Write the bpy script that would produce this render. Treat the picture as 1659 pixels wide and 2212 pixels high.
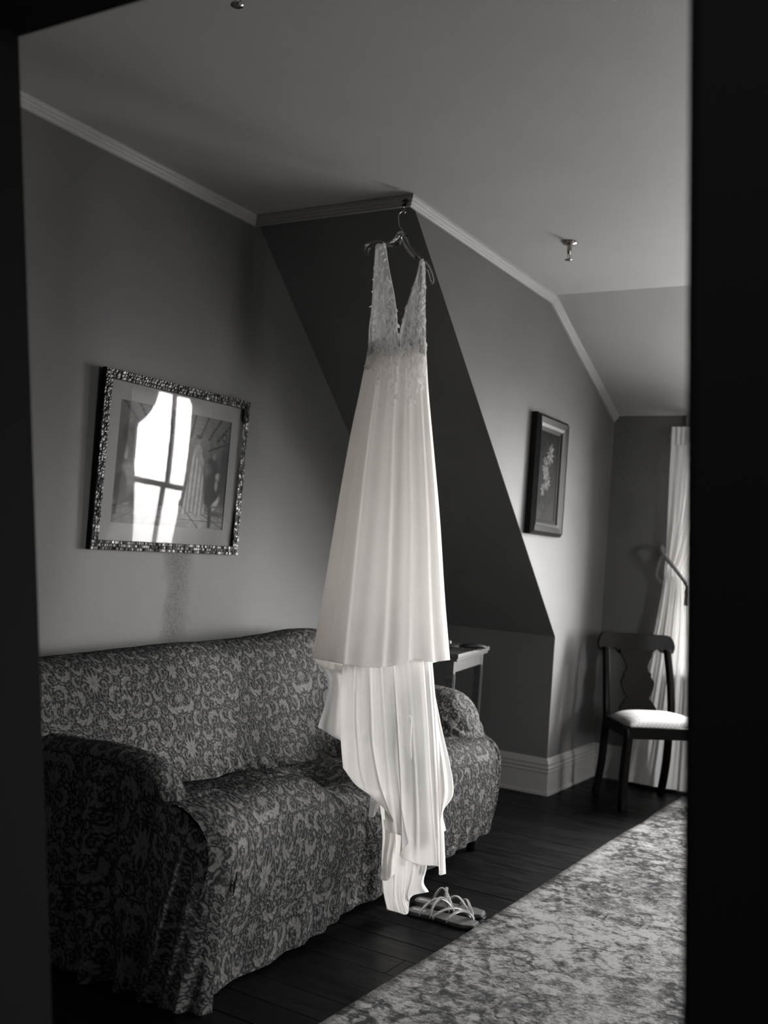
import bpy, bmesh, math, random
import numpy as np
from mathutils import Vector, Matrix

for o in list(bpy.data.objects):
    bpy.data.objects.remove(o)
C = bpy.context.scene.collection
scene = bpy.context.scene

# ------------------------------------------------------------------ camera
EYE = np.array([0.0, 0.0, 1.15])
FPX = 2200.05                                   # focal length in pixels of the 1659 x 2212 frame
FWD = np.array([0.8565815, 0.51416405, 0.04362867])
RGT = np.array([0.51042189, -0.85667968, 0.07462861])
UPV = np.array([-0.07574714, 0.04165645, 0.99625655])
cam_data = bpy.data.cameras.new('camera')
cam = bpy.data.objects.new('camera', cam_data)
C.objects.link(cam)
cam.matrix_world = Matrix(((RGT[0], UPV[0], -FWD[0], EYE[0]), (RGT[1], UPV[1], -FWD[1], EYE[1]),
                           (RGT[2], UPV[2], -FWD[2], EYE[2]), (0, 0, 0, 1)))
cam_data.sensor_fit = 'VERTICAL'
cam_data.sensor_height = 36.0
cam_data.sensor_width = 27.0
cam_data.lens = FPX / 2212 * 36.0
cam_data.clip_start = 0.02
cam_data.dof.use_dof = True
cam_data.dof.focus_distance = 3.05
cam_data.dof.aperture_fstop = 3.0
scene.camera = cam

# ------------------------------------------------------------------ sky and exposure
SKY = 15.0
world = bpy.data.worlds.new('overcast sky')
scene.world = world
world.use_nodes = True
wn = world.node_tree
wn.nodes.clear()
w_out = wn.nodes.new('ShaderNodeOutputWorld')
w_bg = wn.nodes.new('ShaderNodeBackground')
w_tc = wn.nodes.new('ShaderNodeTexCoord')
w_sep = wn.nodes.new('ShaderNodeSeparateXYZ')
w_ramp = wn.nodes.new('ShaderNodeValToRGB')
w_map = wn.nodes.new('ShaderNodeMapRange')
wn.links.new(w_tc.outputs['Generated'], w_sep.inputs[0])
w_map.inputs['From Min'].default_value = -1
w_map.inputs['From Max'].default_value = 1
wn.links.new(w_sep.outputs['Z'], w_map.inputs['Value'])
wn.links.new(w_map.outputs[0], w_ramp.inputs[0])
w_ramp.color_ramp.elements[0].position = 0.44
w_ramp.color_ramp.elements[0].color = (0.32, 0.312, 0.305, 1)     # snowy ground below the horizon
w_ramp.color_ramp.elements[1].position = 0.52
w_ramp.color_ramp.elements[1].color = (1.0, 0.985, 0.975, 1)      # even bright overcast above
wn.links.new(w_ramp.outputs[0], w_bg.inputs['Color'])
w_bg.inputs['Strength'].default_value = SKY
wn.links.new(w_bg.outputs[0], w_out.inputs[0])

scene.view_settings.view_transform = 'Standard'
scene.view_settings.look = 'None'
scene.view_settings.gamma = 1.0
scene.view_settings.exposure = 2.48
scene.view_settings.use_curve_mapping = False
scene.cycles.max_bounces = 14
scene.cycles.diffuse_bounces = 8
scene.cycles.transparent_max_bounces = 24
scene.cycles.transmission_bounces = 10
scene.cycles.sample_clamp_indirect = 4.0
scene.cycles.caustics_refractive = False
scene.cycles.caustics_reflective = False
scene.cycles.use_denoising = True

# room measures (metres): x runs along the left wall towards the window, y to the left, z up
Y1, Y2, H = 2.635, 1.909, 2.49                  # left wall, dormer cheek, ceiling
X1, XK, HK = 3.202, 4.975, 0.806                # top and foot of the sloping wall, height of the knee wall
X3, X4, Z4 = 4.623, 5.688, 2.060                # break of the dormer ceiling, window wall, its height
XD = 1.0                                        # doorway the room is seen through
YR = -2.60                                      # right wall, outside the frame
WINS = [(0.62, 1.40), (-0.595, 0.245)]            # the two window openings along y
WZ0, WZ1 = 0.66, 1.965

def portal(y0, y1):
    l = bpy.data.lights.new('window_portal', 'AREA')
    l.shape = 'RECTANGLE'
    l.size = WZ1 - WZ0 + 0.1
    l.size_y = y1 - y0 + 0.1
    l.cycles.is_portal = True
    o = bpy.data.objects.new('window_portal', l)
    C.objects.link(o)
    o.location = (X4 + 0.17, (y0 + y1) / 2, (WZ0 + WZ1) / 2)
    o.rotation_euler = (0, math.radians(90), 0)     # -Z of the lamp looks into the room (-x)
for w in WINS:
    portal(*w)
SIDE = (2.45, 3.20, 0.80, 1.65)                  # unseen right-wall window added to light the dress: x0, x1, z0, z1
_l = bpy.data.lights.new('window_portal', 'AREA'); _l.shape = 'RECTANGLE'; _l.size = SIDE[1] - SIDE[0]; _l.size_y = SIDE[3] - SIDE[2]; _l.cycles.is_portal = True
_o = bpy.data.objects.new('window_portal', _l); C.objects.link(_o)
_o.location = ((SIDE[0] + SIDE[1]) / 2, YR - .16, (SIDE[2] + SIDE[3]) / 2); _o.rotation_euler = (math.radians(90), 0, 0)

# weak fill light added behind the camera to lift the black right jamb
_l = bpy.data.lights.new('hall_fill', 'POINT'); _l.energy = 5.0; _l.shadow_soft_size = .12
_o = bpy.data.objects.new('hall_fill', _l); C.objects.link(_o); _o.location = (-.5, .3, 2.3)

# ------------------------------------------------------------------ ray helper
def ray(px, py):
    d = FWD + RGT * (px - 829.5) / FPX - UPV * (py - 1106) / FPX
    return d
def on_axis(px, py, ax, v):
    d = ray(px, py)
    return EYE + d * ((v - EYE[ax]) / d[ax])

# ------------------------------------------------------------------ materials
MAT = {}
def g(v, warm=0.012):
    return (v * (1 + warm), v, v * (1 - warm), 1)
def material(name):
    m = bpy.data.materials.new(name)
    m.use_nodes = True
    MAT[name] = m
    nt = m.node_tree
    return m, nt, nt.nodes['Principled BSDF']
def noise(nt, scale, detail=4, rough=.5, dist=0., coord='Object', mapping=None):
    tc = nt.nodes.new('ShaderNodeTexCoord')
    n = nt.nodes.new('ShaderNodeTexNoise')
    n.inputs['Scale'].default_value = scale
    n.inputs['Detail'].default_value = detail
    n.inputs['Roughness'].default_value = rough
    n.inputs['Distortion'].default_value = dist
    if mapping:
        mp = nt.nodes.new('ShaderNodeMapping')
        mp.inputs['Scale'].default_value = mapping
        nt.links.new(tc.outputs[coord], mp.inputs[0])
        nt.links.new(mp.outputs[0], n.inputs['Vector'])
    else:
        nt.links.new(tc.outputs[coord], n.inputs['Vector'])
    return n
def ramp(nt, src, stops):
    r = nt.nodes.new('ShaderNodeValToRGB')
    el = r.color_ramp.elements
    while len(el) < len(stops):
        el.new(0.5)
    for e, (p, v) in zip(el, stops):
        e.position = p
        e.color = v if isinstance(v, tuple) else g(v)
    nt.links.new(src, r.inputs[0])
    return r
def bump(nt, bsdf, src, strength, dist=0.01):
    b = nt.nodes.new('ShaderNodeBump')
    b.inputs['Strength'].default_value = strength
    b.inputs['Distance'].default_value = dist
    nt.links.new(src, b.inputs['Height'])
    nt.links.new(b.outputs[0], bsdf.inputs['Normal'])
    return b
def simple(name, v, rough=.5, metal=0., spec=.5, warm=.012):
    m, nt, b = material(name)
    b.inputs['Base Color'].default_value = g(v, warm)
    b.inputs['Roughness'].default_value = rough
    b.inputs['Metallic'].default_value = metal
    b.inputs['Specular IOR Level'].default_value = spec
    return m
def plaster(name, v, mott=.10, stain=False):
    m, nt, b = material(name)
    n = noise(nt, 2.2, 5, .6)
    r = ramp(nt, n.outputs['Fac'], [(.3, v * (1 - mott)), (.7, v * (1 + mott * .6))])
    n2 = noise(nt, 60, 3, .6)
    if stain:
        # streak of lifted, crackled paint under the picture frame
        tc = nt.nodes.new('ShaderNodeTexCoord')
        sp = nt.nodes.new('ShaderNodeSeparateXYZ')
        nt.links.new(tc.outputs['Object'], sp.inputs[0])
        wob = noise(nt, 6, 4, .6, 1.2)
        def mathn(op, a, bb, c=None):
            q = nt.nodes.new('ShaderNodeMath'); q.operation = op
            for i, s in enumerate((a, bb, c)):
                if s is None: continue
                if isinstance(s, (int, float)): q.inputs[i].default_value = s
                else: nt.links.new(s, q.inputs[i])
            return q.outputs[0]
        xo = mathn('ADD', sp.outputs['X'], mathn('MULTIPLY', wob.outputs['Fac'], .16))
        dx = mathn('ABSOLUTE', mathn('SUBTRACT', xo, 2.99), 0)
        band = mathn('SUBTRACT', 1.0, mathn('DIVIDE', dx, .085))
        zz = mathn('LESS_THAN', sp.outputs['Z'], 1.12)
        grain = noise(nt, 150, 4, .7)
        band = mathn('MULTIPLY', mathn('MAXIMUM', band, 0), zz)
        gr = mathn('MULTIPLY', mathn('MULTIPLY', band, mathn('SUBTRACT', grain.outputs['Fac'], .40)), 4.2)
        gr = mathn('MINIMUM', mathn('MAXIMUM', gr, 0), .85)
        mx = nt.nodes.new('ShaderNodeMix'); mx.data_type = 'RGBA'
        nt.links.new(gr, mx.inputs[0]); nt.links.new(r.outputs[0], mx.inputs[6])
        mx.inputs[7].default_value = g(v * .38)
        nt.links.new(mx.outputs[2], b.inputs['Base Color'])
        hh = mathn('ADD', mathn('MULTIPLY', n2.outputs['Fac'], .25), mathn('MULTIPLY', gr, -1.5))
        bump(nt, b, hh, .35, .004)
    else:
        nt.links.new(r.outputs[0], b.inputs['Base Color'])
        bump(nt, b, n2.outputs['Fac'], .12, .003)
    b.inputs['Roughness'].default_value = .62
    b.inputs['Specular IOR Level'].default_value = .3
    return m
plaster('wall_paint_left', .09, .10, True)  # same wall paint set darker, putting the left wall's shade into the colour
plaster('wall_paint', .105, .10)
plaster('wall_paint_far', .10, .08)
plaster('ceiling_paint', .31, .05)
simple('trim_paint', .27, .42, 0, .3)
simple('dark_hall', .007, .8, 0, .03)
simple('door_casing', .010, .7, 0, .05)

# floor boards: almost black stain, worn pale in scratches
m, nt, b = material('dark_floorboards')
n = noise(nt, 3.0, 8, .65, .3, mapping=(9, .8, 1))
r = ramp(nt, n.outputs['Fac'], [(.35, .002), (.62, .004), (.82, .018)])
oi = nt.nodes.new('ShaderNodeObjectInfo')
hs = nt.nodes.new('ShaderNodeHueSaturation')
mr = nt.nodes.new('ShaderNodeMapRange'); mr.inputs['To Min'].default_value = .7; mr.inputs['To Max'].default_value = 1.3
nt.links.new(oi.outputs['Random'], mr.inputs['Value'])
nt.links.new(mr.outputs[0], hs.inputs['Value']); nt.links.new(r.outputs[0], hs.inputs['Color'])
nt.links.new(hs.outputs[0], b.inputs['Base Color'])
n2 = noise(nt, 5, 6, .6, mapping=(6, 1, 1))
r2 = ramp(nt, n2.outputs['Fac'], [(.3, (.30,) * 3 + (1,)), (.75, (.55,) * 3 + (1,))])
nt.links.new(r2.outputs[0], b.inputs['Roughness'])
b.inputs['Specular IOR Level'].default_value = .06
bump(nt, b, n.outputs['Fac'], .15, .002)

simple('dark_wood', .006, .28, 0, .022, .05)
m, nt, b = material('table_wood')
n = noise(nt, 14, 6, .7, .6, mapping=(1, 1, 6))
r = ramp(nt, n.outputs['Fac'], [(.3, .017), (.6, .035), (.75, .075)])
nt.links.new(r.outputs[0], b.inputs['Base Color']); b.inputs['Roughness'].default_value = .4
simple('table_top_wood', .035, .42)
simple('brass', .30, .22, 1.0, .5, .08)
simple('dark_metal', .05, .35, 1.0)
simple('chrome', .65, .12, 1.0)

# slipcover: brocade whose raised leaves carry the attribute 'leaf'
m, nt, b = material('brocade')
at = nt.nodes.new('ShaderNodeAttribute'); at.attribute_name = 'leaf'
r = ramp(nt, at.outputs['Fac'], [(.0, .020), (.3, .026), (.6, .105), (1., .155)])
nn = noise(nt, 700, 2, .6)
mx = nt.nodes.new('ShaderNodeMix'); mx.data_type = 'RGBA'; mx.blend_type = 'MULTIPLY'
mx.inputs[0].default_value = .55
rr = ramp(nt, nn.outputs['Fac'], [(.3, .45), (.7, 1.0)])
nt.links.new(r.outputs[0], mx.inputs[6]); nt.links.new(rr.outputs[0], mx.inputs[7])
nt.links.new(mx.outputs[2], b.inputs['Base Color'])
b.inputs['Roughness'].default_value = .85
b.inputs['Specular IOR Level'].default_value = .2
b.inputs['Sheen Weight'].default_value = .0
b.inputs['Sheen Roughness'].default_value = .5

def cloth(name, v, transl=.4, clear=0., tv=None, rough=.8):
    m = bpy.data.materials.new(name); m.use_nodes = True; MAT[name] = m
    nt = m.node_tree; nt.nodes.clear()
    out = nt.nodes.new('ShaderNodeOutputMaterial')
    d = nt.nodes.new('ShaderNodeBsdfDiffuse'); d.inputs['Color'].default_value = g(v)
    t = nt.nodes.new('ShaderNodeBsdfTranslucent'); t.inputs['Color'].default_value = g(tv or v)
    mx = nt.nodes.new('ShaderNodeMixShader'); mx.inputs[0].default_value = transl
    nt.links.new(d.outputs[0], mx.inputs[1]); nt.links.new(t.outputs[0], mx.inputs[2])
    last = mx
    if clear:
        tr = nt.nodes.new('ShaderNodeBsdfTransparent')
        m2 = nt.nodes.new('ShaderNodeMixShader'); m2.inputs[0].default_value = clear
        nt.links.new(mx.outputs[0], m2.inputs[1]); nt.links.new(tr.outputs[0], m2.inputs[2])
        last = m2
    nt.links.new(last.outputs[0], out.inputs[0])
    return m
cloth('chiffon', .98, .50)
cloth('satin_lining', .96, .40)
cloth('sheer_chiffon', .80, .45, .40)
cloth('tulle', .70, .45, .40)
cloth('lace_leaf', .92, .45)
cloth('sheer_curtain', .88, .11, 0.)
cloth('rope_cord', .18, .1)

# clear acrylic / window glass
m, nt, b = material('clear_acrylic')
b.inputs['Base Color'].default_value = (.96, .96, .96, 1)
b.inputs['Roughness'].default_value = .04
b.inputs['Transmission Weight'].default_value = 1.0
b.inputs['IOR'].default_value = 1.49
def pane_glass(name, refl, glossy_rough=0.0):
    m = bpy.data.materials.new(name); m.use_nodes = True; MAT[name] = m
    nt = m.node_tree; nt.nodes.clear()
    out = nt.nodes.new('ShaderNodeOutputMaterial')
    tr = nt.nodes.new('ShaderNodeBsdfTransparent'); gl = nt.nodes.new('ShaderNodeBsdfGlossy')
    gl.inputs['Roughness'].default_value = glossy_rough
    lw = nt.nodes.new('ShaderNodeLayerWeight'); lw.inputs['Blend'].default_value = .5
    pw = nt.nodes.new('ShaderNodeMath'); pw.operation = 'POWER'; pw.inputs[1].default_value = 5
    ma = nt.nodes.new('ShaderNodeMath'); ma.operation = 'MULTIPLY_ADD'; ma.inputs[1].default_value = 1 - refl; ma.inputs[2].default_value = refl
    mx = nt.nodes.new('ShaderNodeMixShader')
    nt.links.new(lw.outputs['Facing'], pw.inputs[0]); nt.links.new(pw.outputs[0], ma.inputs[0])
    nt.links.new(ma.outputs[0], mx.inputs[0]); nt.links.new(tr.outputs[0], mx.inputs[1]); nt.links.new(gl.outputs[0], mx.inputs[2])
    nt.links.new(mx.outputs[0], out.inputs[0])
    return m
pane_glass('window_glass', .045)
pane_glass('picture_glass', .022, 0.0)

# material reading a painted colour attribute
def painted(name, rough=.6, spec=.3, metal=0.):
    m, nt, b = material(name)
    at = nt.nodes.new('ShaderNodeAttribute'); at.attribute_name = 'paint'
    nt.links.new(at.outputs['Color'], b.inputs['Base Color'])
    b.inputs['Roughness'].default_value = rough
    b.inputs['Specular IOR Level'].default_value = spec
    b.inputs['Metallic'].default_value = metal
    return m
painted('printed_picture', .7, .2)
painted('painted_canvas', .85, .04)
painted('mosaic_gilt', .38, .4, .35)
simple('mat_board', .17, .9, 0, .1)
simple('frame_dark', .010, .45, 0, .10)
simple('frame_gilt', .08, .4, .5)

# rug: worn oriental pattern
m, nt, b = material('worn_rug')
tc = nt.nodes.new('ShaderNodeTexCoord')
def fold_coord(px_, py_):
    sp = nt.nodes.new('ShaderNodeSeparateXYZ'); nt.links.new(tc.outputs['Object'], sp.inputs[0])
    cb = nt.nodes.new('ShaderNodeCombineXYZ')
    for ax, per in (('X', px_), ('Y', py_)):
        q = nt.nodes.new('ShaderNodeMath'); q.operation = 'PINGPONG'; q.inputs[1].default_value = per
        nt.links.new(sp.outputs[ax], q.inputs[0]); nt.links.new(q.outputs[0], cb.inputs[ax])
    return cb
def tex(vec, scale, detail, rough, dist=0.):
    n = nt.nodes.new('ShaderNodeTexNoise')
    n.inputs['Scale'].default_value = scale; n.inputs['Detail'].default_value = detail
    n.inputs['Roughness'].default_value = rough; n.inputs['Distortion'].default_value = dist
    nt.links.new(vec, n.inputs['Vector']); return n
foldv = fold_coord(.42, .33).outputs[0]
orn = tex(foldv, 9, 1.5, .5, .5)
r_orn = ramp(nt, orn.outputs['Fac'], [(.44, (0,) * 3 + (1,)), (.47, (1,) * 3 + (1,)), (.50, (1,) * 3 + (1,)), (.53, (0,) * 3 + (1,))])
orn2 = tex(foldv, 26, 2, .5, .6)
r_orn2 = ramp(nt, orn2.outputs['Fac'], [(.52, (0,) * 3 + (1,)), (.56, (1,) * 3 + (1,))])
mp = nt.nodes.new('ShaderNodeMapping'); mp.inputs['Scale'].default_value = (1.35, .9, 1); nt.links.new(tc.outputs['Object'], mp.inputs[0])
wear = tex(mp.outputs[0], 3.2, 9, .70, .3)
fine = tex(mp.outputs[0], 75, 5, .75, .2)
patch = tex(mp.outputs[0], 13, 9, .74, .3)
broad = tex(mp.outputs[0], 1.7, 3, .5, 0)
def mth(op, a, b_):
    q = nt.nodes.new('ShaderNodeMath'); q.operation = op
    for i, s in enumerate((a, b_)):
        if isinstance(s, (int, float)): q.inputs[i].default_value = s
        else: nt.links.new(s, q.inputs[i])
    return q.outputs[0]
wr = mth('MAXIMUM', mth('MULTIPLY', mth('SUBTRACT', wear.outputs['Fac'], .36), 3.2), 0)
v = mth('MULTIPLY', mth('ADD', mth('MULTIPLY', r_orn.outputs[0], .55), mth('MULTIPLY', r_orn2.outputs[0], .50)), wr)
v = mth('ADD', v, mth('MULTIPLY', mth('SUBTRACT', patch.outputs['Fac'], .46), 2.6))
v = mth('ADD', v, mth('MULTIPLY', mth('SUBTRACT', fine.outputs['Fac'], .5), 2.2))
v = mth('ADD', v, mth('MULTIPLY', mth('SUBTRACT', broad.outputs['Fac'], .42), 1.5))
rc = ramp(nt, v, [(.0, .27), (.28, .155), (.58, .065), (.9, .022)])
nt.links.new(rc.outputs[0], b.inputs['Base Color'])
b.inputs['Roughness'].default_value = .95; b.inputs['Specular IOR Level'].default_value = .1
pil = tex(tc.outputs['Object'], 420, 2, .6)
bump(nt, b, mth('ADD', pil.outputs['Fac'], mth('MULTIPLY', v, -.6)), .6, .004)
simple('rug_binding', .42, .9)

# patterned seat fabric: small diamonds
m, nt, b = material('seat_fabric')
tc = nt.nodes.new('ShaderNodeTexCoord')
mp = nt.nodes.new('ShaderNodeMapping'); mp.inputs['Rotation'].default_value = (0, 0, math.radians(45)); mp.inputs['Scale'].default_value = (62, 62, 62)
ck = nt.nodes.new('ShaderNodeTexChecker'); ck.inputs['Scale'].default_value = 1
ck.inputs['Color1'].default_value = g(.32); ck.inputs['Color2'].default_value = g(.19)
nt.links.new(tc.outputs['Object'], mp.inputs[0]); nt.links.new(mp.outputs[0], ck.inputs['Vector'])
nt.links.new(ck.outputs[0], b.inputs['Base Color']); b.inputs['Roughness'].default_value = .7
simple('insole', .06, .5)
simple('silver_strap', .5, .3, .7)
simple('insole_label', .26, .6)
simple('sole_edge', .03, .4)
simple('rhinestone', .85, .2, .5)
simple('black_plastic', .010, .5, 0, .25)
simple('grey_plastic', .12, .3)

# ------------------------------------------------------------------ mesh helpers
def link_mesh(name, me, mat, parent=None, smooth=False):
    me.materials.append(MAT[mat])
    if smooth:
        me.polygons.foreach_set('use_smooth', np.ones(len(me.polygons), dtype=bool))
    o = bpy.data.objects.new(name, me)
    C.objects.link(o)
    if parent is not None:
        o.parent = parent
        o.matrix_parent_inverse = Matrix.Translation(parent.location).inverted() if parent.get('_abs') else Matrix()
    return o
class MB:
    """collects boxes, prisms and tubes into one mesh"""
    def __init__(s): s.v = []; s.f = []
    def add(s, vs, fs):
        k = len(s.v); s.v += [tuple(map(float, p)) for p in vs]; s.f += [tuple(i + k for i in f) for f in fs]; return s
    def box(s, x0, x1, y0, y1, z0, z1, M=None):
        vs = [(x, y, z) for x in (x0, x1) for y in (y0, y1) for z in (z0, z1)]
        if M is not None: vs = [tuple(M @ Vector(p)) for p in vs]
        return s.add(vs, [(0, 1, 3, 2), (4, 6, 7, 5), (0, 4, 5, 1), (2, 3, 7, 6), (0, 2, 6, 4), (1, 5, 7, 3)])
    def prism(s, poly, off):
        """polygon (3-D points) extruded by off"""
        n = len(poly); off = np.array(off, float)
        a = [np.array(p, float) for p in poly]; b2 = [p + off for p in a]
        fs = [tuple(range(n)), tuple(range(2 * n - 1, n - 1, -1))] + [(i, i + n, (i + 1) % n + n, (i + 1) % n) for i in range(n)]
        return s.add(a + b2, fs)
    def tube(s, pts, rad, seg=10, caps=True, flat=1.0, up=None):
        P = [np.array(p, float) for p in pts]; n = len(P)
        if not hasattr(rad, '__len__'): rad = [rad] * n
        rad = np.interp(np.linspace(0, 1, n), np.linspace(0, 1, len(rad)), rad)
        T = [P[min(i + 1, n - 1)] - P[max(i - 1, 0)] for i in range(n)]
        T = [t / (np.linalg.norm(t) + 1e-12) for t in T]
        u = np.array(up, float) if up is not None else np.array([0, 0, 1.]) if abs(T[0][2]) < .9 else np.array([1., 0, 0])
        rings = []
        for p, t, r in zip(P, T, rad):
            u = u - t * (u @ t); u /= np.linalg.norm(u) + 1e-12; w = np.cross(t, u)
            rings.append([p + r * (math.cos(a) * u * flat + math.sin(a) * w) for a in np.linspace(0, 2 * math.pi, seg, endpoint=False)])
        k = 0; fs = []
        for i in range(n - 1):
            for j in range(seg):
                j2 = (j + 1) % seg
                fs.append((i * seg + j, i * seg + j2, (i + 1) * seg + j2, (i + 1) * seg + j))
        if caps:
            fs.append(tuple(range(seg - 1, -1, -1))); fs.append(tuple((n - 1) * seg + j for j in range(seg)))
        return s.add([q for rr_ in rings for q in rr_], fs)
    def lathe(s, prof, c, seg=20, axis='z'):
        vs = []; fs = []
        for r_, h_ in prof:
            for a in np.linspace(0, 2 * math.pi, seg, endpoint=False):
                vs.append((c[0] + r_ * math.cos(a), c[1] + r_ * math.sin(a), c[2] + h_))
        n = len(prof)
        for i in range(n - 1):
            for j in range(seg):
                j2 = (j + 1) % seg
                fs.append((i * seg + j, i * seg + j2, (i + 1) * seg + j2, (i + 1) * seg + j))
        fs.append(tuple(range(seg - 1, -1, -1))); fs.append(tuple((n - 1) * seg + j for j in range(seg)))
        return s.add(vs, fs)
    def sweep(s, prof, path, ups, closed_prof=True):
        """profile (a,b) placed at each path point with frame vectors (ea, eb)"""
        n = len(prof); vs = []
        for p, (ea, eb) in zip(path, ups):
            p = np.array(p, float)
            vs += [p + a * np.array(ea) + b_ * np.array(eb) for a, b_ in prof]
        fs = []
        for i in range(len(path) - 1):
            for j in range(n):
                j2 = (j + 1) % n
                fs.append((i * n + j, i * n + j2, (i + 1) * n + j2, (i + 1) * n + j))
        fs.append(tuple(range(n - 1, -1, -1))); fs.append(tuple((len(path) - 1) * n + j for j in range(n)))
        return s.add(vs, fs)
    def build(s, name, mat, parent=None, smooth=False, bevel=0., origin=None):
        me = bpy.data.meshes.new(name)
        vs = s.v
        if origin is not None: vs = [tuple(np.array(p) - origin) for p in vs]
        me.from_pydata(vs, [], s.f); me.update()
        bm = bmesh.new(); bm.from_mesh(me); bmesh.ops.recalc_face_normals(bm, faces=bm.faces)
        if bevel:
            bmesh.ops.bevel(bm, geom=[e for e in bm.edges if e.is_manifold and e.calc_face_angle(0) > .6], offset=bevel, segments=2, affect='EDGES', profile=.6)
        bm.to_mesh(me); bm.free()
        o = link_mesh(name, me, mat, parent, smooth)
        if origin is not None and parent is None: o.location = origin
        return o
def grid_mesh(name, P, mat, parent=None, closed=False, smooth=True, attr=None, color=None, thick=0.):
    """P: n x m x 3 points; closed joins the last column to the first"""
    P = np.asarray(P, np.float32); n, m = P.shape[:2]
    idx = np.arange(n * m).reshape(n, m)
    a, b_ = idx[:-1], idx[1:]
    if closed:
        q = np.stack([a, np.roll(a, -1, 1), np.roll(b_, -1, 1), b_], -1).reshape(-1, 4)
    else:
        q = np.stack([a[:, :-1], a[:, 1:], b_[:, 1:], b_[:, :-1]], -1).reshape(-1, 4)
    me = bpy.data.meshes.new(name)
    me.vertices.add(n * m); me.vertices.foreach_set('co', P.reshape(-1))
    me.loops.add(q.size); me.loops.foreach_set('vertex_index', q.reshape(-1).astype(np.int32))
    me.polygons.add(len(q)); me.polygons.foreach_set('loop_start', (np.arange(len(q)) * 4).astype(np.int32))
    try: me.polygons.foreach_set('loop_total', np.full(len(q), 4, np.int32))
    except Exception: pass
    me.update(calc_edges=True)
    if attr is not None:
        at = me.attributes.new('leaf', 'FLOAT', 'POINT'); at.data.foreach_set('value', np.asarray(attr, np.float32).reshape(-1))
    if color is not None:
        c = np.asarray(color, np.float32)
        if c.ndim == 2: c = np.stack([c * 1.01, c, c * .99], -1)
        c4 = np.concatenate([c, np.ones(c.shape[:2] + (1,), np.float32)], -1)
        at = me.color_attributes.new('paint', 'FLOAT_COLOR', 'POINT'); at.data.foreach_set('color', c4.reshape(-1))
    o = link_mesh(name, me, mat, parent, smooth)
    if thick:
        md = o.modifiers.new('thickness', 'SOLIDIFY'); md.thickness = thick; md.offset = 0
    return o
def tag(o, label=None, cat=None, group=None, kind=None):
    if label: o['label'] = label
    if cat: o['category'] = cat
    if group: o['group'] = group
    if kind: o['kind'] = kind
    return o
def thing(name, label, cat, loc=(0, 0, 0), group=None, rot=None):
    """Empty at the thing's base; children are given in room coordinates unless local=True"""
    o = bpy.data.objects.new(name, None); C.objects.link(o)
    o.location = loc; o.empty_display_size = .05
    if rot is not None: o.rotation_euler = rot
    return tag(o, label, cat, group)
def rel(o, parent):
    """keep a child built in room coordinates where it is"""
    o.parent = parent
    o.matrix_parent_inverse = parent.matrix_basis.inverted()
    return o
def spline(pts, n):
    """Catmull-Rom through pts resampled evenly in parameter"""
    p = np.asarray(pts, float); k = len(p)
    pp = np.vstack([2 * p[0] - p[1], p, 2 * p[-1] - p[-2]])
    t = np.linspace(0, k - 1, n); i = np.minimum(t.astype(int), k - 2); f = (t - i)[:, None]
    a, b_, c, d = pp[i], pp[i + 1], pp[i + 2], pp[i + 3]
    return .5 * (2 * b_ + (c - a) * f + (2 * a - 5 * b_ + 4 * c - d) * f * f + (3 * b_ - 3 * c + d - a) * f ** 3)

# ================================================================== the setting
def st(o): return tag(o, kind='structure')
# floor: sub-floor with separate boards running across the room
floor = st(MB().box(-1.2, X4, YR, Y1, -.10, -.022).build('floor', 'dark_floorboards'))
rnd = random.Random(2)
x = XD - .02
while x < X4 - .01:
    w = min(.118, X4 - x)
    y = YR
    cut = rnd.uniform(.6, 2.6)
    while y < Y1 - .01:
        y2 = min(Y1, y + cut)
        dz = rnd.uniform(-.0007, .0007)
        MB().box(x + .0014, x + w - .0014, y + .001, y2 - .001, -.022, dz).build('plank', 'dark_floorboards', floor)
        y = y2; cut = rnd.uniform(1.6, 2.6)
    x += w
MB().box(-1.2, XD - .02, YR, Y1, -.03, 0).build('hall_boards', 'dark_hall', floor)

T = .12
st(MB().box(XD, X4 + T, Y1, Y1 + T, 0, H + T).build('wall_left', 'wall_paint_left'))
# sloping wall under the roof, left of the dormer, and its knee wall
sl = [(X1, H), (XK, HK), (XK + .10, HK), (X1 + .15, H + .08)]
st(MB().prism([(a, Y2 + .0035, c) for a, c in sl], (0, Y1 - Y2 - .0035, 0)).build('wall_slope', 'wall_paint'))
st(MB().box(XK, XK + T, Y2 + .0035, Y1, 0, HK).build('wall_knee', 'wall_paint'))
# dormer cheek: the lit wall with the small painting (solid wedge behind it is the roof space)
cheek = [(X1, H), (X3, H), (X4, Z4), (X4, 0), (XK, 0), (XK, HK)]
st(MB().prism([(a, Y2, c) for a, c in cheek], (0, .004, 0)).build('wall_dormer', 'wall_paint'))
# ceilings
st(MB().box(-1.2, X3, YR - T, Y1 + T, H, H + T).build('ceiling', 'ceiling_paint'))
st(MB().prism([(X3, YR - T, H), (X4 + T, YR - T, H + (Z4 - H) / (X4 - X3) * (X4 + T - X3)), (X4 + T, YR - T, H + T), (X3, YR - T, H + T)], (0, Y1 - YR + 2 * T, 0)).build('ceiling_dormer', 'ceiling_paint'))
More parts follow.
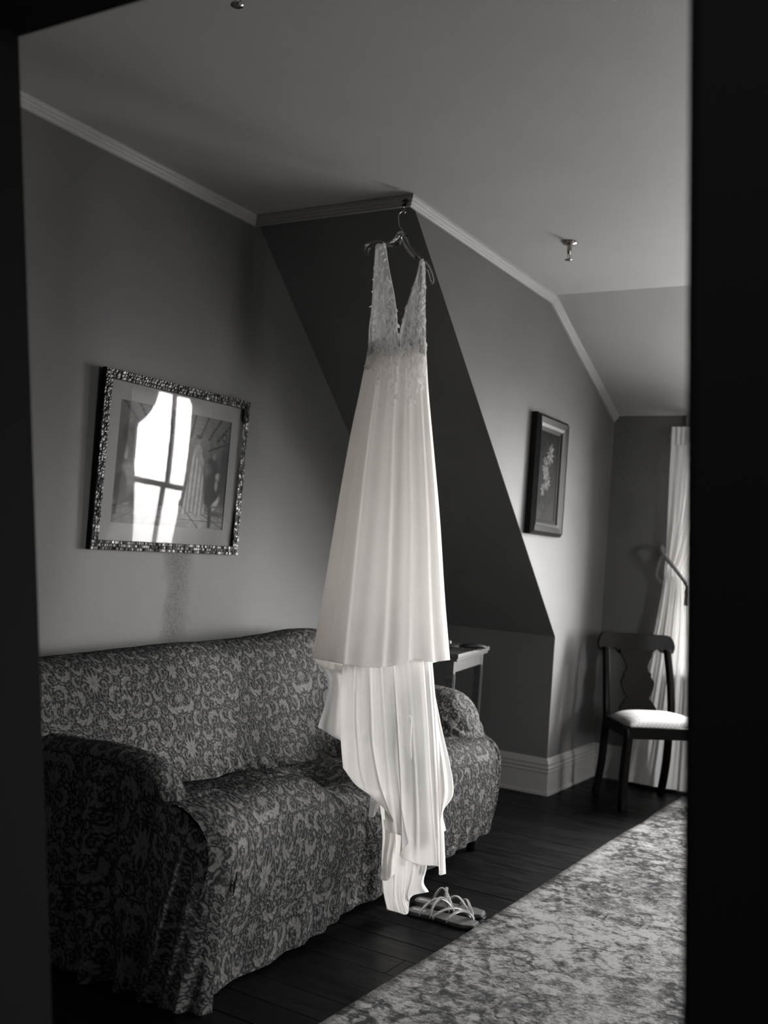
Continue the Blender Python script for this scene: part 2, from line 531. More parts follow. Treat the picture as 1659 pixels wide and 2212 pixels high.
# window wall with two openings
mb = MB(); ys = [YR - T, WINS[1][0], WINS[1][1], WINS[0][0], WINS[0][1], Y1 + T]
for a, b_ in ((0, 1), (2, 3), (4, 5)): mb.box(X4, X4 + T, ys[a], ys[b_], 0, Z4 + .1)
for y0, y1 in WINS:
    mb.box(X4, X4 + T, y0, y1, 0, WZ0); mb.box(X4, X4 + T, y0, y1, WZ1, Z4 + .1)
st(mb.build('wall_back', 'wall_paint'))
sx0, sx1, sz0, sz1 = SIDE
st(MB().box(-1.2, sx0, YR - T, YR, 0, H).box(sx1, X4, YR - T, YR, 0, H).box(sx0, sx1, YR - T, YR, 0, sz0).box(sx0, sx1, YR - T, YR, sz1, H).build('wall_right', 'wall_paint_far'))
w3 = bpy.data.objects.new('window_3', None); C.objects.link(w3); tag(w3, kind='structure'); w3.location = ((sx0 + sx1) / 2, YR, sz0)  # unseen window, added as fill for the front of the dress
_s = MB(); ya = YR - .09
for a, b_ in ((sx0, sx0 + .045), (sx1 - .045, sx1), ((sx0 + sx1) / 2 - .015, (sx0 + sx1) / 2 + .015)): _s.box(a, b_, ya, ya + .03, sz0, sz1)
for a, b_ in ((sz0, sz0 + .05), (sz1 - .05, sz1), ((sz0 + sz1) / 2 - .02, (sz0 + sz1) / 2 + .02)): _s.box(sx0, sx1, ya, ya + .03, a, b_)
rel(_s.build('sash', 'trim_paint'), w3)
rel(MB().box(sx0, sx1, ya + .012, ya + .015, sz0, sz1).build('pane', 'window_glass'), w3)
rel(MB().box(sx0 - .08, sx1 + .08, YR - .08, YR + .05, sz0 - .03, sz0).build('window_sill', 'trim_paint'), w3)
# the dark hall the camera stands in
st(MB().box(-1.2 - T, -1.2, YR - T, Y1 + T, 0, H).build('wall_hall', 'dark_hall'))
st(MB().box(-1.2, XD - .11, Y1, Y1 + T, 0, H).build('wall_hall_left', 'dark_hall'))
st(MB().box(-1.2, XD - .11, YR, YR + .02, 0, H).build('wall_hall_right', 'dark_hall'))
# doorway: leaning old left jamb, lower head, right jamb
A = on_axis(40, 85, 0, XD); B = on_axis(113, 2212, 0, XD); HD = on_axis(38, 80, 0, XD)[2]
RA = on_axis(1477, 20, 0, XD - .13); RB = on_axis(1459, 2212, 0, XD - .13)
def edge(a, b_, z): return a[1] + (b_[1] - a[1]) * (z - a[2]) / (b_[2] - a[2])
zt, zb = HD, 0.0
lt, lb, rt, rb = edge(A, B, zt), edge(A, B, zb), edge(RA, RB, zt), edge(RA, RB, zb)
x0, x1 = XD - .11, XD
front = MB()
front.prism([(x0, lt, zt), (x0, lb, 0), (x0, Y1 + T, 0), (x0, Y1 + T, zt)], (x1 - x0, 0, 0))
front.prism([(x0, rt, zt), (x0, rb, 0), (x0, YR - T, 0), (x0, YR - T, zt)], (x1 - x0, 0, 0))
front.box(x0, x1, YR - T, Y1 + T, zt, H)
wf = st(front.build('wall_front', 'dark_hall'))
skin = MB(); xs1 = x1 + .005
skin.prism([(x1, lt + .03, zt + .031), (x1, lb + .03, 0), (x1, Y1, 0), (x1, Y1, zt + .031)], (.005, 0, 0)).prism([(x1, rt - .03, zt + .031), (x1, rb - .03, 0), (x1, YR, 0), (x1, YR, zt + .031)], (.005, 0, 0)).box(x1, xs1, YR, Y1, zt + .03, H)
skin.build('plaster_skin', 'wall_paint', wf)
door = tag(bpy.data.objects.new('door_1', None), kind='structure'); C.objects.link(door); door.location = (XD, (lb + rb) / 2, 0)
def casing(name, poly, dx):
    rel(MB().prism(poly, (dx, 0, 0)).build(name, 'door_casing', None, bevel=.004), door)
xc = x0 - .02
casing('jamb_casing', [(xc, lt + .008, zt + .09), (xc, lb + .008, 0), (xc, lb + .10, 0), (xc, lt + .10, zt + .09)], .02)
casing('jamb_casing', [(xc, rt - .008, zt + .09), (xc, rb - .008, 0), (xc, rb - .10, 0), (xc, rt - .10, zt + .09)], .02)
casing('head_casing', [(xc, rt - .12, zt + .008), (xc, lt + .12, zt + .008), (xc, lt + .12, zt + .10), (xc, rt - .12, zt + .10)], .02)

# crown moulding: three rounded ribs, profile in (outwards, down)
def crown_prof(sx=.026, sz=.040):
    p = [(0, 0), (sx, 0), (sx, .007)]
    for k in range(3):
        cx, cz = sx * (.78 - .26 * k), .013 + k * .011
        for a in (-60, -20, 20, 60):
            p.append((cx + .0042 * math.cos(math.radians(a + 40)), cz + .0048 * math.sin(math.radians(a + 40))))
    p += [(.004, sz - .002), (0, sz)]
    return p
CP = crown_prof()
def crown(name, path, frames):
    return st(MB().sweep(CP, path, frames).build(name, 'trim_paint'))
dn = (0, 0, -1)
xm = X1                                          # where crown on the left wall meets crown on the slope
crown('trim_1', [(XD, Y1, H), (xm, Y1, H)], [((0, -1, 0), dn), ((-1, -1, 0), dn)])
sd = np.array([XK - X1, 0, HK - H]); sd /= np.linalg.norm(sd)
crown('trim_2', [(xm, Y1, H), (X1, Y2, H)], [((-1, -1, 0), dn), ((-1, -1, 0), dn)])
dd = np.array([X4 - X3, 0, Z4 - H]); dd /= np.linalg.norm(dd); dnn = np.array([dd[2], 0, -dd[0]])
bis = (np.array(dn) + dnn); bis /= (bis @ np.array(dn))
crown('trim_3', [(X1, Y2, H), (X3, Y2, H), (X4, Y2, Z4)], [((-1, -1, 0), dn), ((0, -1, 0), tuple(bis)), ((0, -1, 0), tuple(dnn))])
# baseboards
BH = .185
BP = [(0, 0), (.026, 0), (.026, .012), (.018, .020), (.018, BH * .60), (.022, BH * .63), (.017, BH * .68), (.022, BH * .74), (.014, BH * .79), (.018, BH * .85), (.007, BH * .95), (0, BH)]
up = (0, 0, 1)
def base(name, path, frames): return st(MB().sweep(BP, path, frames).build(name, 'trim_paint'))
base('baseboard_left', [(XD, Y1, 0), (XK, Y1, 0)], [((0, -1, 0), up), ((-1, -1, 0), up)])
base('baseboard_knee', [(XK, Y1, 0), (XK, Y2, 0)], [((-1, -1, 0), up), ((-1, -1, 0), up)])
base('baseboard_dormer', [(XK, Y2, 0), (X4, Y2, 0)], [((-1, -1, 0), up), ((-1, -1, 0), up)])
base('baseboard_back', [(X4, Y2, 0), (X4, YR, 0)], [((-1, -1, 0), up), ((-1, 0, 0), up)])

# windows: casing, jamb liner, two sashes each with a muntin, panes, sill
for k, (y0, y1) in enumerate(WINS):
    w = bpy.data.objects.new('window_%d' % (k + 1), None); C.objects.link(w); tag(w, kind='structure'); w.location = (X4, (y0 + y1) / 2, WZ0)
    def put(mb_, name, mat='trim_paint', bev=0.): return rel(mb_.build(name, mat, bevel=bev), w)
    put(MB().box(X4 - .02, X4, y0 - .09, y0, WZ0 - .02, WZ1 + .09).box(X4 - .02, X4, y1, y1 + .09, WZ0 - .02, WZ1 + .09)
        .box(X4 - .022, X4, y0, y1, WZ1, WZ1 + .09), 'window_frame')
    put(MB().box(X4 - .07, X4 + .10, y0 - .10, y1 + .10, WZ0 - .05, WZ0 - .02), 'window_sill', bev=.005)
    zm = (WZ0 + WZ1) / 2 - .06
    for nm, xa, za, zb_ in (('lower_sash', X4 + .030, WZ0 - .02, zm + .02), ('upper_sash', X4 + .062, zm - .02, WZ1)):
        s_ = MB(); t = .030; sw = .042
        s_.box(xa, xa + t, y0, y0 + sw, za, zb_).box(xa, xa + t, y1 - sw, y1, za, zb_).box(xa, xa + t, y0, y1, za, za + sw).box(xa, xa + t, y0, y1, zb_ - .036, zb_)
        ym = (y0 + y1) / 2; s_.box(xa + .004, xa + t - .004, ym - .016, ym + .016, za, zb_)
        so = put(s_, nm)
        for ya, yb2 in ((y0 + sw, ym - .016), (ym + .016, y1 - sw)):
            gl = MB().box(xa + .013, xa + .016, ya, yb2, za + sw, zb_ - .036).build('pane', 'window_glass')
            gl.parent = so

# ================================================================== the slipcovered settee
def damask_tile(HW=130, HT=400, k=2):
    """half a repeat of the brocade, 130 x 400 mm: acanthus sprays and scrolls grown into every gap"""
    n, m = HT * k, HW * k
    V = np.zeros((n, m), np.float32); D = np.full((n, m), 99., np.float32)
    def draw(subs, outline=1.2, over=True):
        for off in (-HT, 0, HT):
            al = np.concatenate([p for p, r in subs]) + [0, off]; mr = max(float(np.max(r)) for p, r in subs) + 6
            x0, x1 = max(0, int((al[:, 0].min() - mr) * k)), min(m, int((al[:, 0].max() + mr) * k) + 1)
            y0, y1 = max(0, int((al[:, 1].min() - mr) * k)), min(n, int((al[:, 1].max() + mr) * k) + 1)
            if x0 >= x1 or y0 >= y1: continue
            X, Y = np.meshgrid((np.arange(x0, x1) + .5) / k, (np.arange(y0, y1) + .5) / k)
            d1 = np.full(X.shape, 99.); d2 = d1.copy()
            for p, r in subs:
                d = np.full(X.shape, 99.)
                for (a, b_), q in zip(p + [0, off], r): d = np.minimum(d, np.hypot(X - a, Y - b_) - q)
                d2 = np.where(d < d1, d1, np.minimum(d2, d)); d1 = np.minimum(d1, d)
            s = np.clip(.5 - d1 / .8, 0, 1); dome = np.clip(-d1 / 2., 0, 1)
            groove = np.exp(-((d2 - d1) / .75) ** 2) * (d2 < .3)
            val = s * (.68 + .32 * np.sqrt(dome)) * (1 - .8 * groove)
            sub, Ds = V[y0:y1, x0:x1], D[y0:y1, x0:x1]
            cut = np.clip(d1 - outline + .5, 0, 1) if over else 1
            sub[:] = np.maximum(sub * cut, val); Ds[:] = np.minimum(Ds, d1)
    def comma(x, y, ang, L, w, bend=60, hook=0., pw=1.6):
        nn = max(6, int(L / 1.3)); t = np.linspace(0, 1, nn); a = np.radians(ang + bend * (t ** pw)); st = L / nn
        p = np.cumsum(np.stack([np.cos(a) * st, np.sin(a) * st], 1), 0) + [x, y]
        r = w * (np.sin(np.pi * np.clip(t * .8 + .2, 0, 1))) ** .9
        if hook: r = np.maximum(r * (1 - t) ** .3, w * hook * np.exp(-((t - .93) / .1) ** 2))
        return p, r
    def spray(x, y, ang, L, sg, curl=250):
        p, r = comma(x, y, ang, L * 1.25, L * .072, sg * curl, .95, 1.5)
        r = np.maximum(r, L * .03)
        subs = [(p, r)]; nn = len(p)
        for f, l, o in ((.10, .30, 62), (.22, .36, 66), (.35, .38, 70), (.48, .34, 76), (.60, .27, 84), (.71, .20, 92)):
            i = int(f * nn); tan = math.degrees(math.atan2(*(p[min(i + 1, nn - 1)] - p[i - 1])[::-1]))
            subs.append(comma(p[i][0], p[i][1], tan - sg * o * .75, L * l, L * .082, sg * 85, .0))
        i = int(.3 * nn); tan = math.degrees(math.atan2(*(p[i + 1] - p[i - 1])[::-1]))
        subs.append(comma(p[i][0], p[i][1], tan + sg * 30, L * .26, L * .045, sg * 80, .8))
        return subs
    rnd = random.Random(9)
    for a in ((44, 62, 100, 64, 1), (30, 250, 85, 60, -1), (100, 150, 250, 56, 1), (112, 352, 95, 56, 1), (14, 150, 60, 40, -1), (16, 330, 70, 40, -1), (96, 262, 285, 44, -1), (104, 34, 120, 40, -1)):
        draw(spray(*a), 1.3)
    for cy, L, w in ((190, 40, 5.6), (388, 34, 4.8), (60, 24, 3.8), (292, 28, 4.2)):
        subs = []
        for a in (-70, -38, -6, 26, 56, 80):
            subs.append(comma(0, cy, a + 8, L * (.7 + .3 * abs(math.sin(math.radians(a)))), w * .9, -60 if a < 20 else 35, .5))
        subs.append(comma(-.5, cy - 6, 90, L * 1.1, w * 1.1, 0)); draw(subs, 1.1)
    def ok(subs, gap):
        for p, r in subs:
            if p[:, 0].max() > HW + 4 or p[:, 0].min() < -3: return False
            q = D[(p[:, 1] * k).astype(int) % n, np.clip((p[:, 0] * k).astype(int), 0, m - 1)]
            if (q - r).min() < gap: return False
        return True
    for L0, gap, tries in ((46, .6, 260), (36, .6, 420), (28, .55, 700), (21, .5, 1100)):
        for _ in range(tries):
            x, y = rnd.uniform(0, HW), rnd.uniform(0, HT)
            if D[int(y * k) % n, min(m - 1, int(x * k))] < L0 * .1: continue
            for a in range(0, 360, 45):
                s = spray(x, y, a + rnd.uniform(-20, 20), L0 * rnd.uniform(.85, 1.1), rnd.choice((-1, 1)))
                if ok(s, gap): draw(s, over=False); break
    for L0, gap, tries in ((20, .55, 1500), (13, .5, 2500), (8, .5, 2500)):
        for _ in range(tries):
            x, y = rnd.uniform(0, HW), rnd.uniform(0, HT)
            if D[int(y * k) % n, min(m - 1, int(x * k))] < L0 * .12: continue
            for a in range(0, 360, 45):
                s = [comma(x, y, a, L0 * rnd.uniform(.8, 1.1), max(1.5, L0 * .14), rnd.choice((-160, 160, -80, 80)), .8 if L0 > 12 else 0)]
                if ok(s, gap): draw(s, over=False); break
    return V
TILE = damask_tile()
DS = 1.34                                        # size of the repeat
def leaf(u, v):
    """brocade profile at cloth coordinates in metres"""
    col = np.floor(u / (.26 * DS) + .5); x = np.abs(u - col * .26 * DS) * 1000 / DS
    y = np.mod(v * 1000 / DS + np.mod(col, 2) * 200, 400)
    fx, fy = x * 2, y * 2; n, m = TILE.shape
    i0 = np.clip(fx.astype(int), 0, m - 1); j0 = fy.astype(int) % n
    i1 = np.minimum(i0 + 1, m - 1); j1 = (j0 + 1) % n; a = fx - fx.astype(int); b_ = fy - fy.astype(int)
    return (TILE[j0, i0] * (1 - a) + TILE[j0, i1] * a) * (1 - b_) + (TILE[j1, i0] * (1 - a) + TILE[j1, i1] * a) * b_
def smooth_noise(u, v, s, seed):
    r = np.random.RandomState(seed); z = 0
    for k in range(7):
        a, ph = r.uniform(0, 6.28), r.uniform(0, 6.28); f = s * r.uniform(.6, 1.7)
        z = z + np.sin(f * (u * math.cos(a) + v * math.sin(a)) + ph)
    return z / 7
def resample(R, n):
    """R: rows of control points (k x m x 3) -> n rows by Catmull-Rom along the first axis"""
    k, m = R.shape[:2]; return spline(R.reshape(k, -1), n).reshape(n, m, 3)
def cover(name, ctrl, step, parent, relief=.0032, wob=.006, fold=None, u0=0., v0=0., seed=1, vlen=None, trim=None):
    """brocade laid over a net of control points; rows run along u, columns along v"""
    R = np.asarray(ctrl, float)
    a = resample(R, 60); a = resample(a.transpose(1, 0, 2), 90).transpose(1, 0, 2)
    # even spacing by arc length of the longest row / column
    du = np.linalg.norm(np.diff(a, axis=0), axis=2).mean(1); dv = np.linalg.norm(np.diff(a, axis=1), axis=2).mean(0)
    cu, cv = np.r_[0, np.cumsum(du)], np.r_[0, np.cumsum(dv)]
    nu, nv = int(cu[-1] / step) + 2, int(cv[-1] / step) + 2
    U, V_ = np.linspace(0, cu[-1], nu), np.linspace(0, cv[-1], nv)
    iu, iv = np.interp(U, cu, np.arange(60)), np.interp(V_, cv, np.arange(90))
    def lerp(b_, t, ax):
        i = np.clip(t.astype(int), 0, b_.shape[ax] - 2); f = (t - i)
        sh = [1, 1, 1]; sh[ax] = -1
        # cubic for smooth shading
        g0, g1, g2, g3 = [np.take(b_, np.clip(i + q, 0, b_.shape[ax] - 1), ax) for q in (-1, 0, 1, 2)]
        f = f.reshape(sh)
        return .5 * (2 * g1 + (g2 - g0) * f + (2 * g0 - 5 * g1 + 4 * g2 - g3) * f * f + (3 * g1 - 3 * g2 + g3 - g0) * f ** 3)
    P = lerp(lerp(a, iu, 0), iv, 1)
    def normals(P):
        nn = np.cross(np.gradient(P, axis=0), np.gradient(P, axis=1)); return nn / (np.linalg.norm(nn, axis=2, keepdims=True) + 1e-12)
    UU, VV = np.meshgrid(U, V_, indexing='ij')
    N = normals(P)
    off = wob * smooth_noise(UU, VV, 9, seed) + .0016 * smooth_noise(UU, VV, 38, seed + 1)
    if fold is not None: off = off + fold(UU, VV, P)
    P = P + N * off[..., None]
    N = normals(P)
    L = leaf(UU + u0, VV + v0)
    P = P + N * (relief * L)[..., None]
    return grid_mesh(name, P, 'brocade', parent, attr=L)

sofa = thing('settee', 'two-seat settee wrapped in grey damask brocade slipcover along the left wall', 'sofa', (2.92, 2.12, 0))
def prof(x):
    """section of back, seat and front skirt at x, listed from behind the back down to the front hem"""
    f = (x - 1.97) / 1.88
    top = np.interp(x, [1.95, 2.15, 2.65, 3.0, 3.2, 3.45, 3.62, 3.9], [.765, .765, .785, .795, .805, .828, .82, .78])
    zs = np.interp(x, [1.97, 2.35, 2.52, 2.68, 2.80, 2.95, 3.1, 3.4, 3.8], [.490, .500, .485, .415, .385, .40, .45, .478, .462])
    ends = np.clip(np.interp(x, [1.97, 2.03, 3.76, 3.85], [1, 0, 0, 1]), 0, 1) ** 2
    yf = 1.652 + .05 * ends + .030 * math.exp(-((x - 2.80) / .13) ** 2)
    yb = yf - .012
    hem = np.interp(x, [1.97, 2.4, 2.8, 3.2, 3.6, 3.85], [-.0, .012, .030, .055, .085, .10])
    bl = lambda z_: .052 * math.exp(-((x - 1.98) / .24) ** 2) * math.exp(-((z_ - .36) / .17) ** 2)
    return [(2.60, .10), (2.615, .5), (2.60, top - .10), (2.55, top - .03), (2.47, top), (2.39, top - .012), (2.33, top - .07), (2.285, top - .16), (2.245, .54), (2.20, .44),
            (2.165, .385), (2.13, .375), (2.08, .39), (1.95, zs - .035), (1.83, zs - .008), (yf + .09, zs), (yf + .035 - bl(zs) * .6, zs - .012), (yf - bl(zs - .055), zs - .055), (yb - bl(zs - .13), zs - .13), (yf - .004 - bl(.22), .22), (yf + .010 - bl(.12), .12), (yf + .012, hem)]
xs = [1.985, 2.05, 2.15, 2.3, 2.42, 2.52, 2.60, 2.68, 2.76, 2.84, 2.93, 3.02, 3.15, 3.3, 3.45, 3.6, 3.7, 3.78, 3.845]
ctrl = [[(x, y, z) for y, z in prof(x)] for x in xs]
def main_fold(U, V, P):
    x, y, z = P[..., 0], P[..., 1], P[..., 2]
    front = np.clip((1.72 - y) / .05, 0, 1)
    off = front * .006 * np.sin(x * 46 + 3 * np.sin(x * 7)) * np.clip((.22 - z) / .15, 0, 1)       # gathers at the hem
    tuck = np.exp(-((y - 2.15) / .035) ** 2) * (z < .45)
    off += tuck * .007 * np.sin(x * 60 + 5 * np.sin(x * 9))
    # diagonal pull creases towards the valley between the cushions
    d = (x - 2.62) * .55 + (z - .36) * .83
    off += front * .006 * np.exp(-(d / .028) ** 2) * np.exp(-((x - 2.55) / .14) ** 2)
    r = np.exp(-((x - 3.80) / .05) ** 2) * front
    off += r * .006 * np.sin(x * 210 + z * 8)
    cush = (y > 1.75) & (y < 2.1) & (z > .3)
    off += cush * .008 * np.sin(x * 22 + y * 9 + 2 * np.sin(y * 14))
    return off
seat = cover('seat_and_back_cover', ctrl, .0030, sofa, fold=main_fold, u0=.085, v0=.13)

def arm_section(y, x_in, x_out, zt, zb, toward):
    """arm profile from the outside hem, over the roll, down to the seat; toward=+1 when the outside is at smaller x"""
    w = x_in - x_out
    return [(x_out - .004 * toward, y, zb), (x_out, y, zb + (zt - zb) * .35), (x_out + .002 * toward, y, zb + (zt - zb) * .7),
            (x_out + .004 * toward, y, zt - .055), (x_out + w * .10, y, zt - .020), (x_out + w * .30, y, zt - .001), (x_out + w * .55, y, zt),
            (x_out + w * .80, y, zt - .02), (x_in, y, zt - .07), (x_in + .012 * toward, y, zt * .55 + .12), (x_in + .015 * toward, y, .33)]
near = []
for y, zt, xo, xi in ((1.600, .335, 2.03, 2.07), (1.615, .375, 1.995, 2.075), (1.66, .405, 1.975, 2.08), (1.715, .445, 1.965, 2.09), (1.77, .505, 1.962, 2.10), (1.83, .560, 1.96, 2.115), (1.91, .582, 1.96, 2.12), (2.02, .588, 1.96, 2.125), (2.20, .580, 1.96, 2.13), (2.40, .570, 1.965, 2.13), (2.58, .55, 1.97, 2.13)):
    sec = arm_section(y, xi, xo, zt, 0.0, 1)
    near.append([(x_ + .030 * max(0, (z_ - .25) / .33) if q < 4 else x_ + .012 * (q < 7), y_, z_) for q, (x_, y_, z_) in enumerate(sec)])
def near_fold(U, V, P):
    x, y, z = P[..., 0], P[..., 1], P[..., 2]
    side = np.clip((2.03 - x) / .05, 0, 1) * np.clip((.56 - z) / .12, 0, 1)
    # drape hanging in long triangular folds from the roll of the arm
    c1 = y - (1.98 - (.58 - z) * .12); c2 = y - (1.83 + (.58 - z) * -.02); c3 = y - (2.12 + (.58 - z) * -.18)
    off = side * (.030 * np.exp(-(c1 / .028) ** 2) - .030 * np.exp(-((c1 - .06) / .035) ** 2) + .022 * np.exp(-(c2 / .022) ** 2) + .02 * np.exp(-(c3 / .03) ** 2))
    off += side * .010 * np.sin(y * 70 + z * 10) * np.clip((.45 - z) / .3, 0, 1)
    fr = np.exp(-((y - 1.70) / .05) ** 2) * np.clip((.5 - z) / .1, 0, 1) * (x < 2.1)
    off += fr * .012 * np.sin(y * 120 + z * 22)
    return off
cover('armrest', near, .0034, sofa, fold=near_fold, u0=.03, v0=.2, seed=5)
far = []
for y, zt, xo in ((1.70, .42, 3.800), (1.735, .475, 3.825), (1.765, .530, 3.84), (1.80, .585, 3.85), (1.85, .622, 3.855), (1.95, .634, 3.855), (2.15, .640, 3.855), (2.40, .64, 3.855), (2.58, .62, 3.85)):
    far.append(arm_section(y, 3.60, xo, zt, .10, -1))
def far_fold(U, V, P):
    x, y, z = P[..., 0], P[..., 1], P[..., 2]
    s = np.clip((1.92 - y) / .15, 0, 1) * np.clip((x - 3.5) / .1, 0, 1)
    r = np.hypot(y - 1.70, (z - .44)); a = np.arctan2(z - .44, y - 1.70)
    return s * .007 * np.sin(a * 22) * np.exp(-((r - .12) / .09) ** 2) + .004 * np.sin(y * 60) * (z < .35)
cover('armrest', far, .0034, sofa, fold=far_fold, u0=.1, v0=.05, seed=8)
for fx, fy in ((3.79, 1.75), (2.08, 1.76), (3.79, 2.5), (2.08, 2.5)):
    MB().lathe([(.016, 0), (.019, .004), (.021, .05), (.027, .13)], (fx, fy, 0), 12).build('foot', 'dark_wood', sofa, True)
for ch in sofa.children: rel(ch, sofa)

# ================================================================== pictures on the walls
def ngrid(h, w): return np.meshgrid(np.linspace(0, 1, w), np.linspace(0, 1, h))
def vnoise(h, w, cells, seed, octv=4):
    r = np.random.RandomState(seed); out = np.zeros((h, w)); amp = 1.; tot = 0
    for o_ in range(octv):
        c = cells * 2 ** o_; gq = r.rand(c + 2, c + 2)
        y, x = np.meshgrid(np.linspace(0, c, h), np.linspace(0, c, w), indexing='ij')
        i, j = y.astype(int), x.astype(int); a, b_ = y - i, x - j; a = a * a * (3 - 2 * a); b_ = b_ * b_ * (3 - 2 * b_)
        out += amp * ((gq[i, j] * (1 - b_) + gq[i, j + 1] * b_) * (1 - a) + (gq[i + 1, j] * (1 - b_) + gq[i + 1, j + 1] * b_) * a); tot += amp; amp *= .55
    return out / tot
def blob(img, X, Y, cx, cy, rx, ry, v, soft=.25, rot=0.):
    c, s = math.cos(rot), math.sin(rot); dx, dy = X - cx, Y - cy
    d = np.hypot((dx * c + dy * s) / rx, (-dx * s + dy * c) / ry)
    m_ = np.clip((1 + soft - d) / (2 * soft), 0, 1); img[:] = img * (1 - m_) + v * m_
def seg(img, X, Y, x0, y0, x1, y1, w, v, asp=1.):
    dx, dy = x1 - x0, (y1 - y0) * asp; t = np.clip(((X - x0) * dx + (Y - y0) * asp * dy) / (dx * dx + dy * dy), 0, 1)
    d = np.hypot(X - x0 - t * dx, (Y - y0) * asp - t * dy); m_ = np.clip(1.5 - d / w, 0, 1); img[:] = img * (1 - m_) + v * m_
def interior_print():
    """dark old genre scene: beamed room, woman in a long pale gown, seated group, flagged floor (y down)"""
    h, w = 230, 250; X, Y = ngrid(h, w)
    im = .045 + .03 * vnoise(h, w, 6, 3)
    im += np.clip((.40 - Y) / .4, 0, 1) * .05 + .05 * np.exp(-((X - .6) / .22) ** 2 - ((Y - .30) / .25) ** 2)
    for k in range(9): seg(im, X, Y, .03 + k * .125, .0, .20 + k * .085, .20, .010, .022)
    for k in range(5): seg(im, X, Y, .0, .03 + .04 * k, 1, .05 + .03 * k, .003, .09)
    fl = Y > (.80 + .03 * np.sin(X * 5)); im[fl] = (.10 + .16 * np.exp(-((X - .74) / .2) ** 2) + .05 * vnoise(h, w, 14, 5))[fl]
    for k in range(7): seg(im, X, Y, .5 + (k - 3) * .08, .80, .5 + (k - 3) * .26, 1., .004, .045)
    for y_ in (.85, .92): seg(im, X, Y, 0, y_, 1, y_ + .01, .003, .05)
    seg(im, X, Y, .10, .16, .08, .46, .012, .20); seg(im, X, Y, .20, .18, .20, .50, .03, .02)
    blob(im, X, Y, .14, .28, .09, .14, .022); blob(im, X, Y, .10, .60, .07, .09, .15); blob(im, X, Y, .06, .7, .05, .14, .03); blob(im, X, Y, .17, .62, .05, .1, .13, .5)
    seg(im, X, Y, .02, .86, .20, .76, .012, .02); seg(im, X, Y, .06, .7, .03, .92, .010, .015); blob(im, X, Y, .2, .8, .07, .08, .03)
    blob(im, X, Y, .40, .50, .08, .28, .05); blob(im, X, Y, .40, .25, .03, .035, .10)
    gown = ((X - .70) / (.035 + .075 * np.clip((Y - .30) / .55, 0, 1))) ** 2 < 1
    gown &= (Y > .30) & (Y < .87 - .02 * np.sin(X * 40)); im[gown] = (.26 + .10 * np.sin(X * 170 + Y * 6))[gown]
    blob(im, X, Y, .70, .32, .035, .07, .20); blob(im, X, Y, .70, .215, .022, .030, .16); blob(im, X, Y, .70, .19, .028, .022, .03)
    blob(im, X, Y, .745, .42, .02, .05, .22)
    blob(im, X, Y, .86, .62, .085, .24, .016); blob(im, X, Y, .84, .42, .05, .06, .02); blob(im, X, Y, .86, .345, .02, .028, .15); blob(im, X, Y, .93, .36, .02, .025, .06)
    blob(im, X, Y, .80, .47, .035, .05, .09, .6); blob(im, X, Y, .92, .52, .035, .035, .30); blob(im, X, Y, .90, .60, .015, .05, .22)
    seg(im, X, Y, .89, .80, .98, .64, .016, .42); blob(im, X, Y, .89, .79, .022, .05, .40, .3, .5)
    seg(im, X, Y, .86, .80, .86, .97, .016, .012); seg(im, X, Y, .86, .80, 1., .78, .008, .10); seg(im, X, Y, .88, .86, .98, .86, .02, .05)
    seg(im, X, Y, .80, .30, 1., .20, .008, .015); seg(im, X, Y, .84, .25, 1., .17, .004, .10); blob(im, X, Y, .945, .16, .025, .04, .02); blob(im, X, Y, .945, .16, .013, .02, .15)
    blob(im, X, Y, .97, .5, .05, .3, .02, .3); im *= .75 + .5 * vnoise(h, w, 40, 9, 2)
    return np.clip(im * .55, .004, .4)
def panel(name, im, W_, H_, mat, parent, x, M):
    """painted sheet of size W_ x H_ centred in the local xz plane at depth y=x"""
    h, w = im.shape[:2]; X, Z = np.meshgrid(np.linspace(-W_ / 2, W_ / 2, w), np.linspace(H_ / 2, -H_ / 2, h))
    P = np.stack([X, np.full_like(X, x), Z], -1)
    return grid_mesh(name, P, mat, parent, color=im, smooth=False)

# large framed print over the settee (local x along the wall, y out of the room, z up)
pic = thing('framed_print', 'large framed genre print in mosaic frame hung over the settee', 'picture', (2.836, Y1 - .013, 1.417))
pic.rotation_euler = (math.radians(1.2), math.radians(-0.8), 0)
PW, PH, FW = .782, .622, .034
fb = MB()
for a in (-1, 1):
    fb.box(a * PW / 2 - (FW if a > 0 else 0), a * PW / 2 + (FW if a < 0 else 0), -.012, .004, -PH / 2, PH / 2)
    fb.box(-PW / 2 + FW, PW / 2 - FW, -.012, .004, a * PH / 2 - (FW if a > 0 else 0), a * PH / 2 + (FW if a < 0 else 0))
fb.build('frame', 'frame_dark', pic)
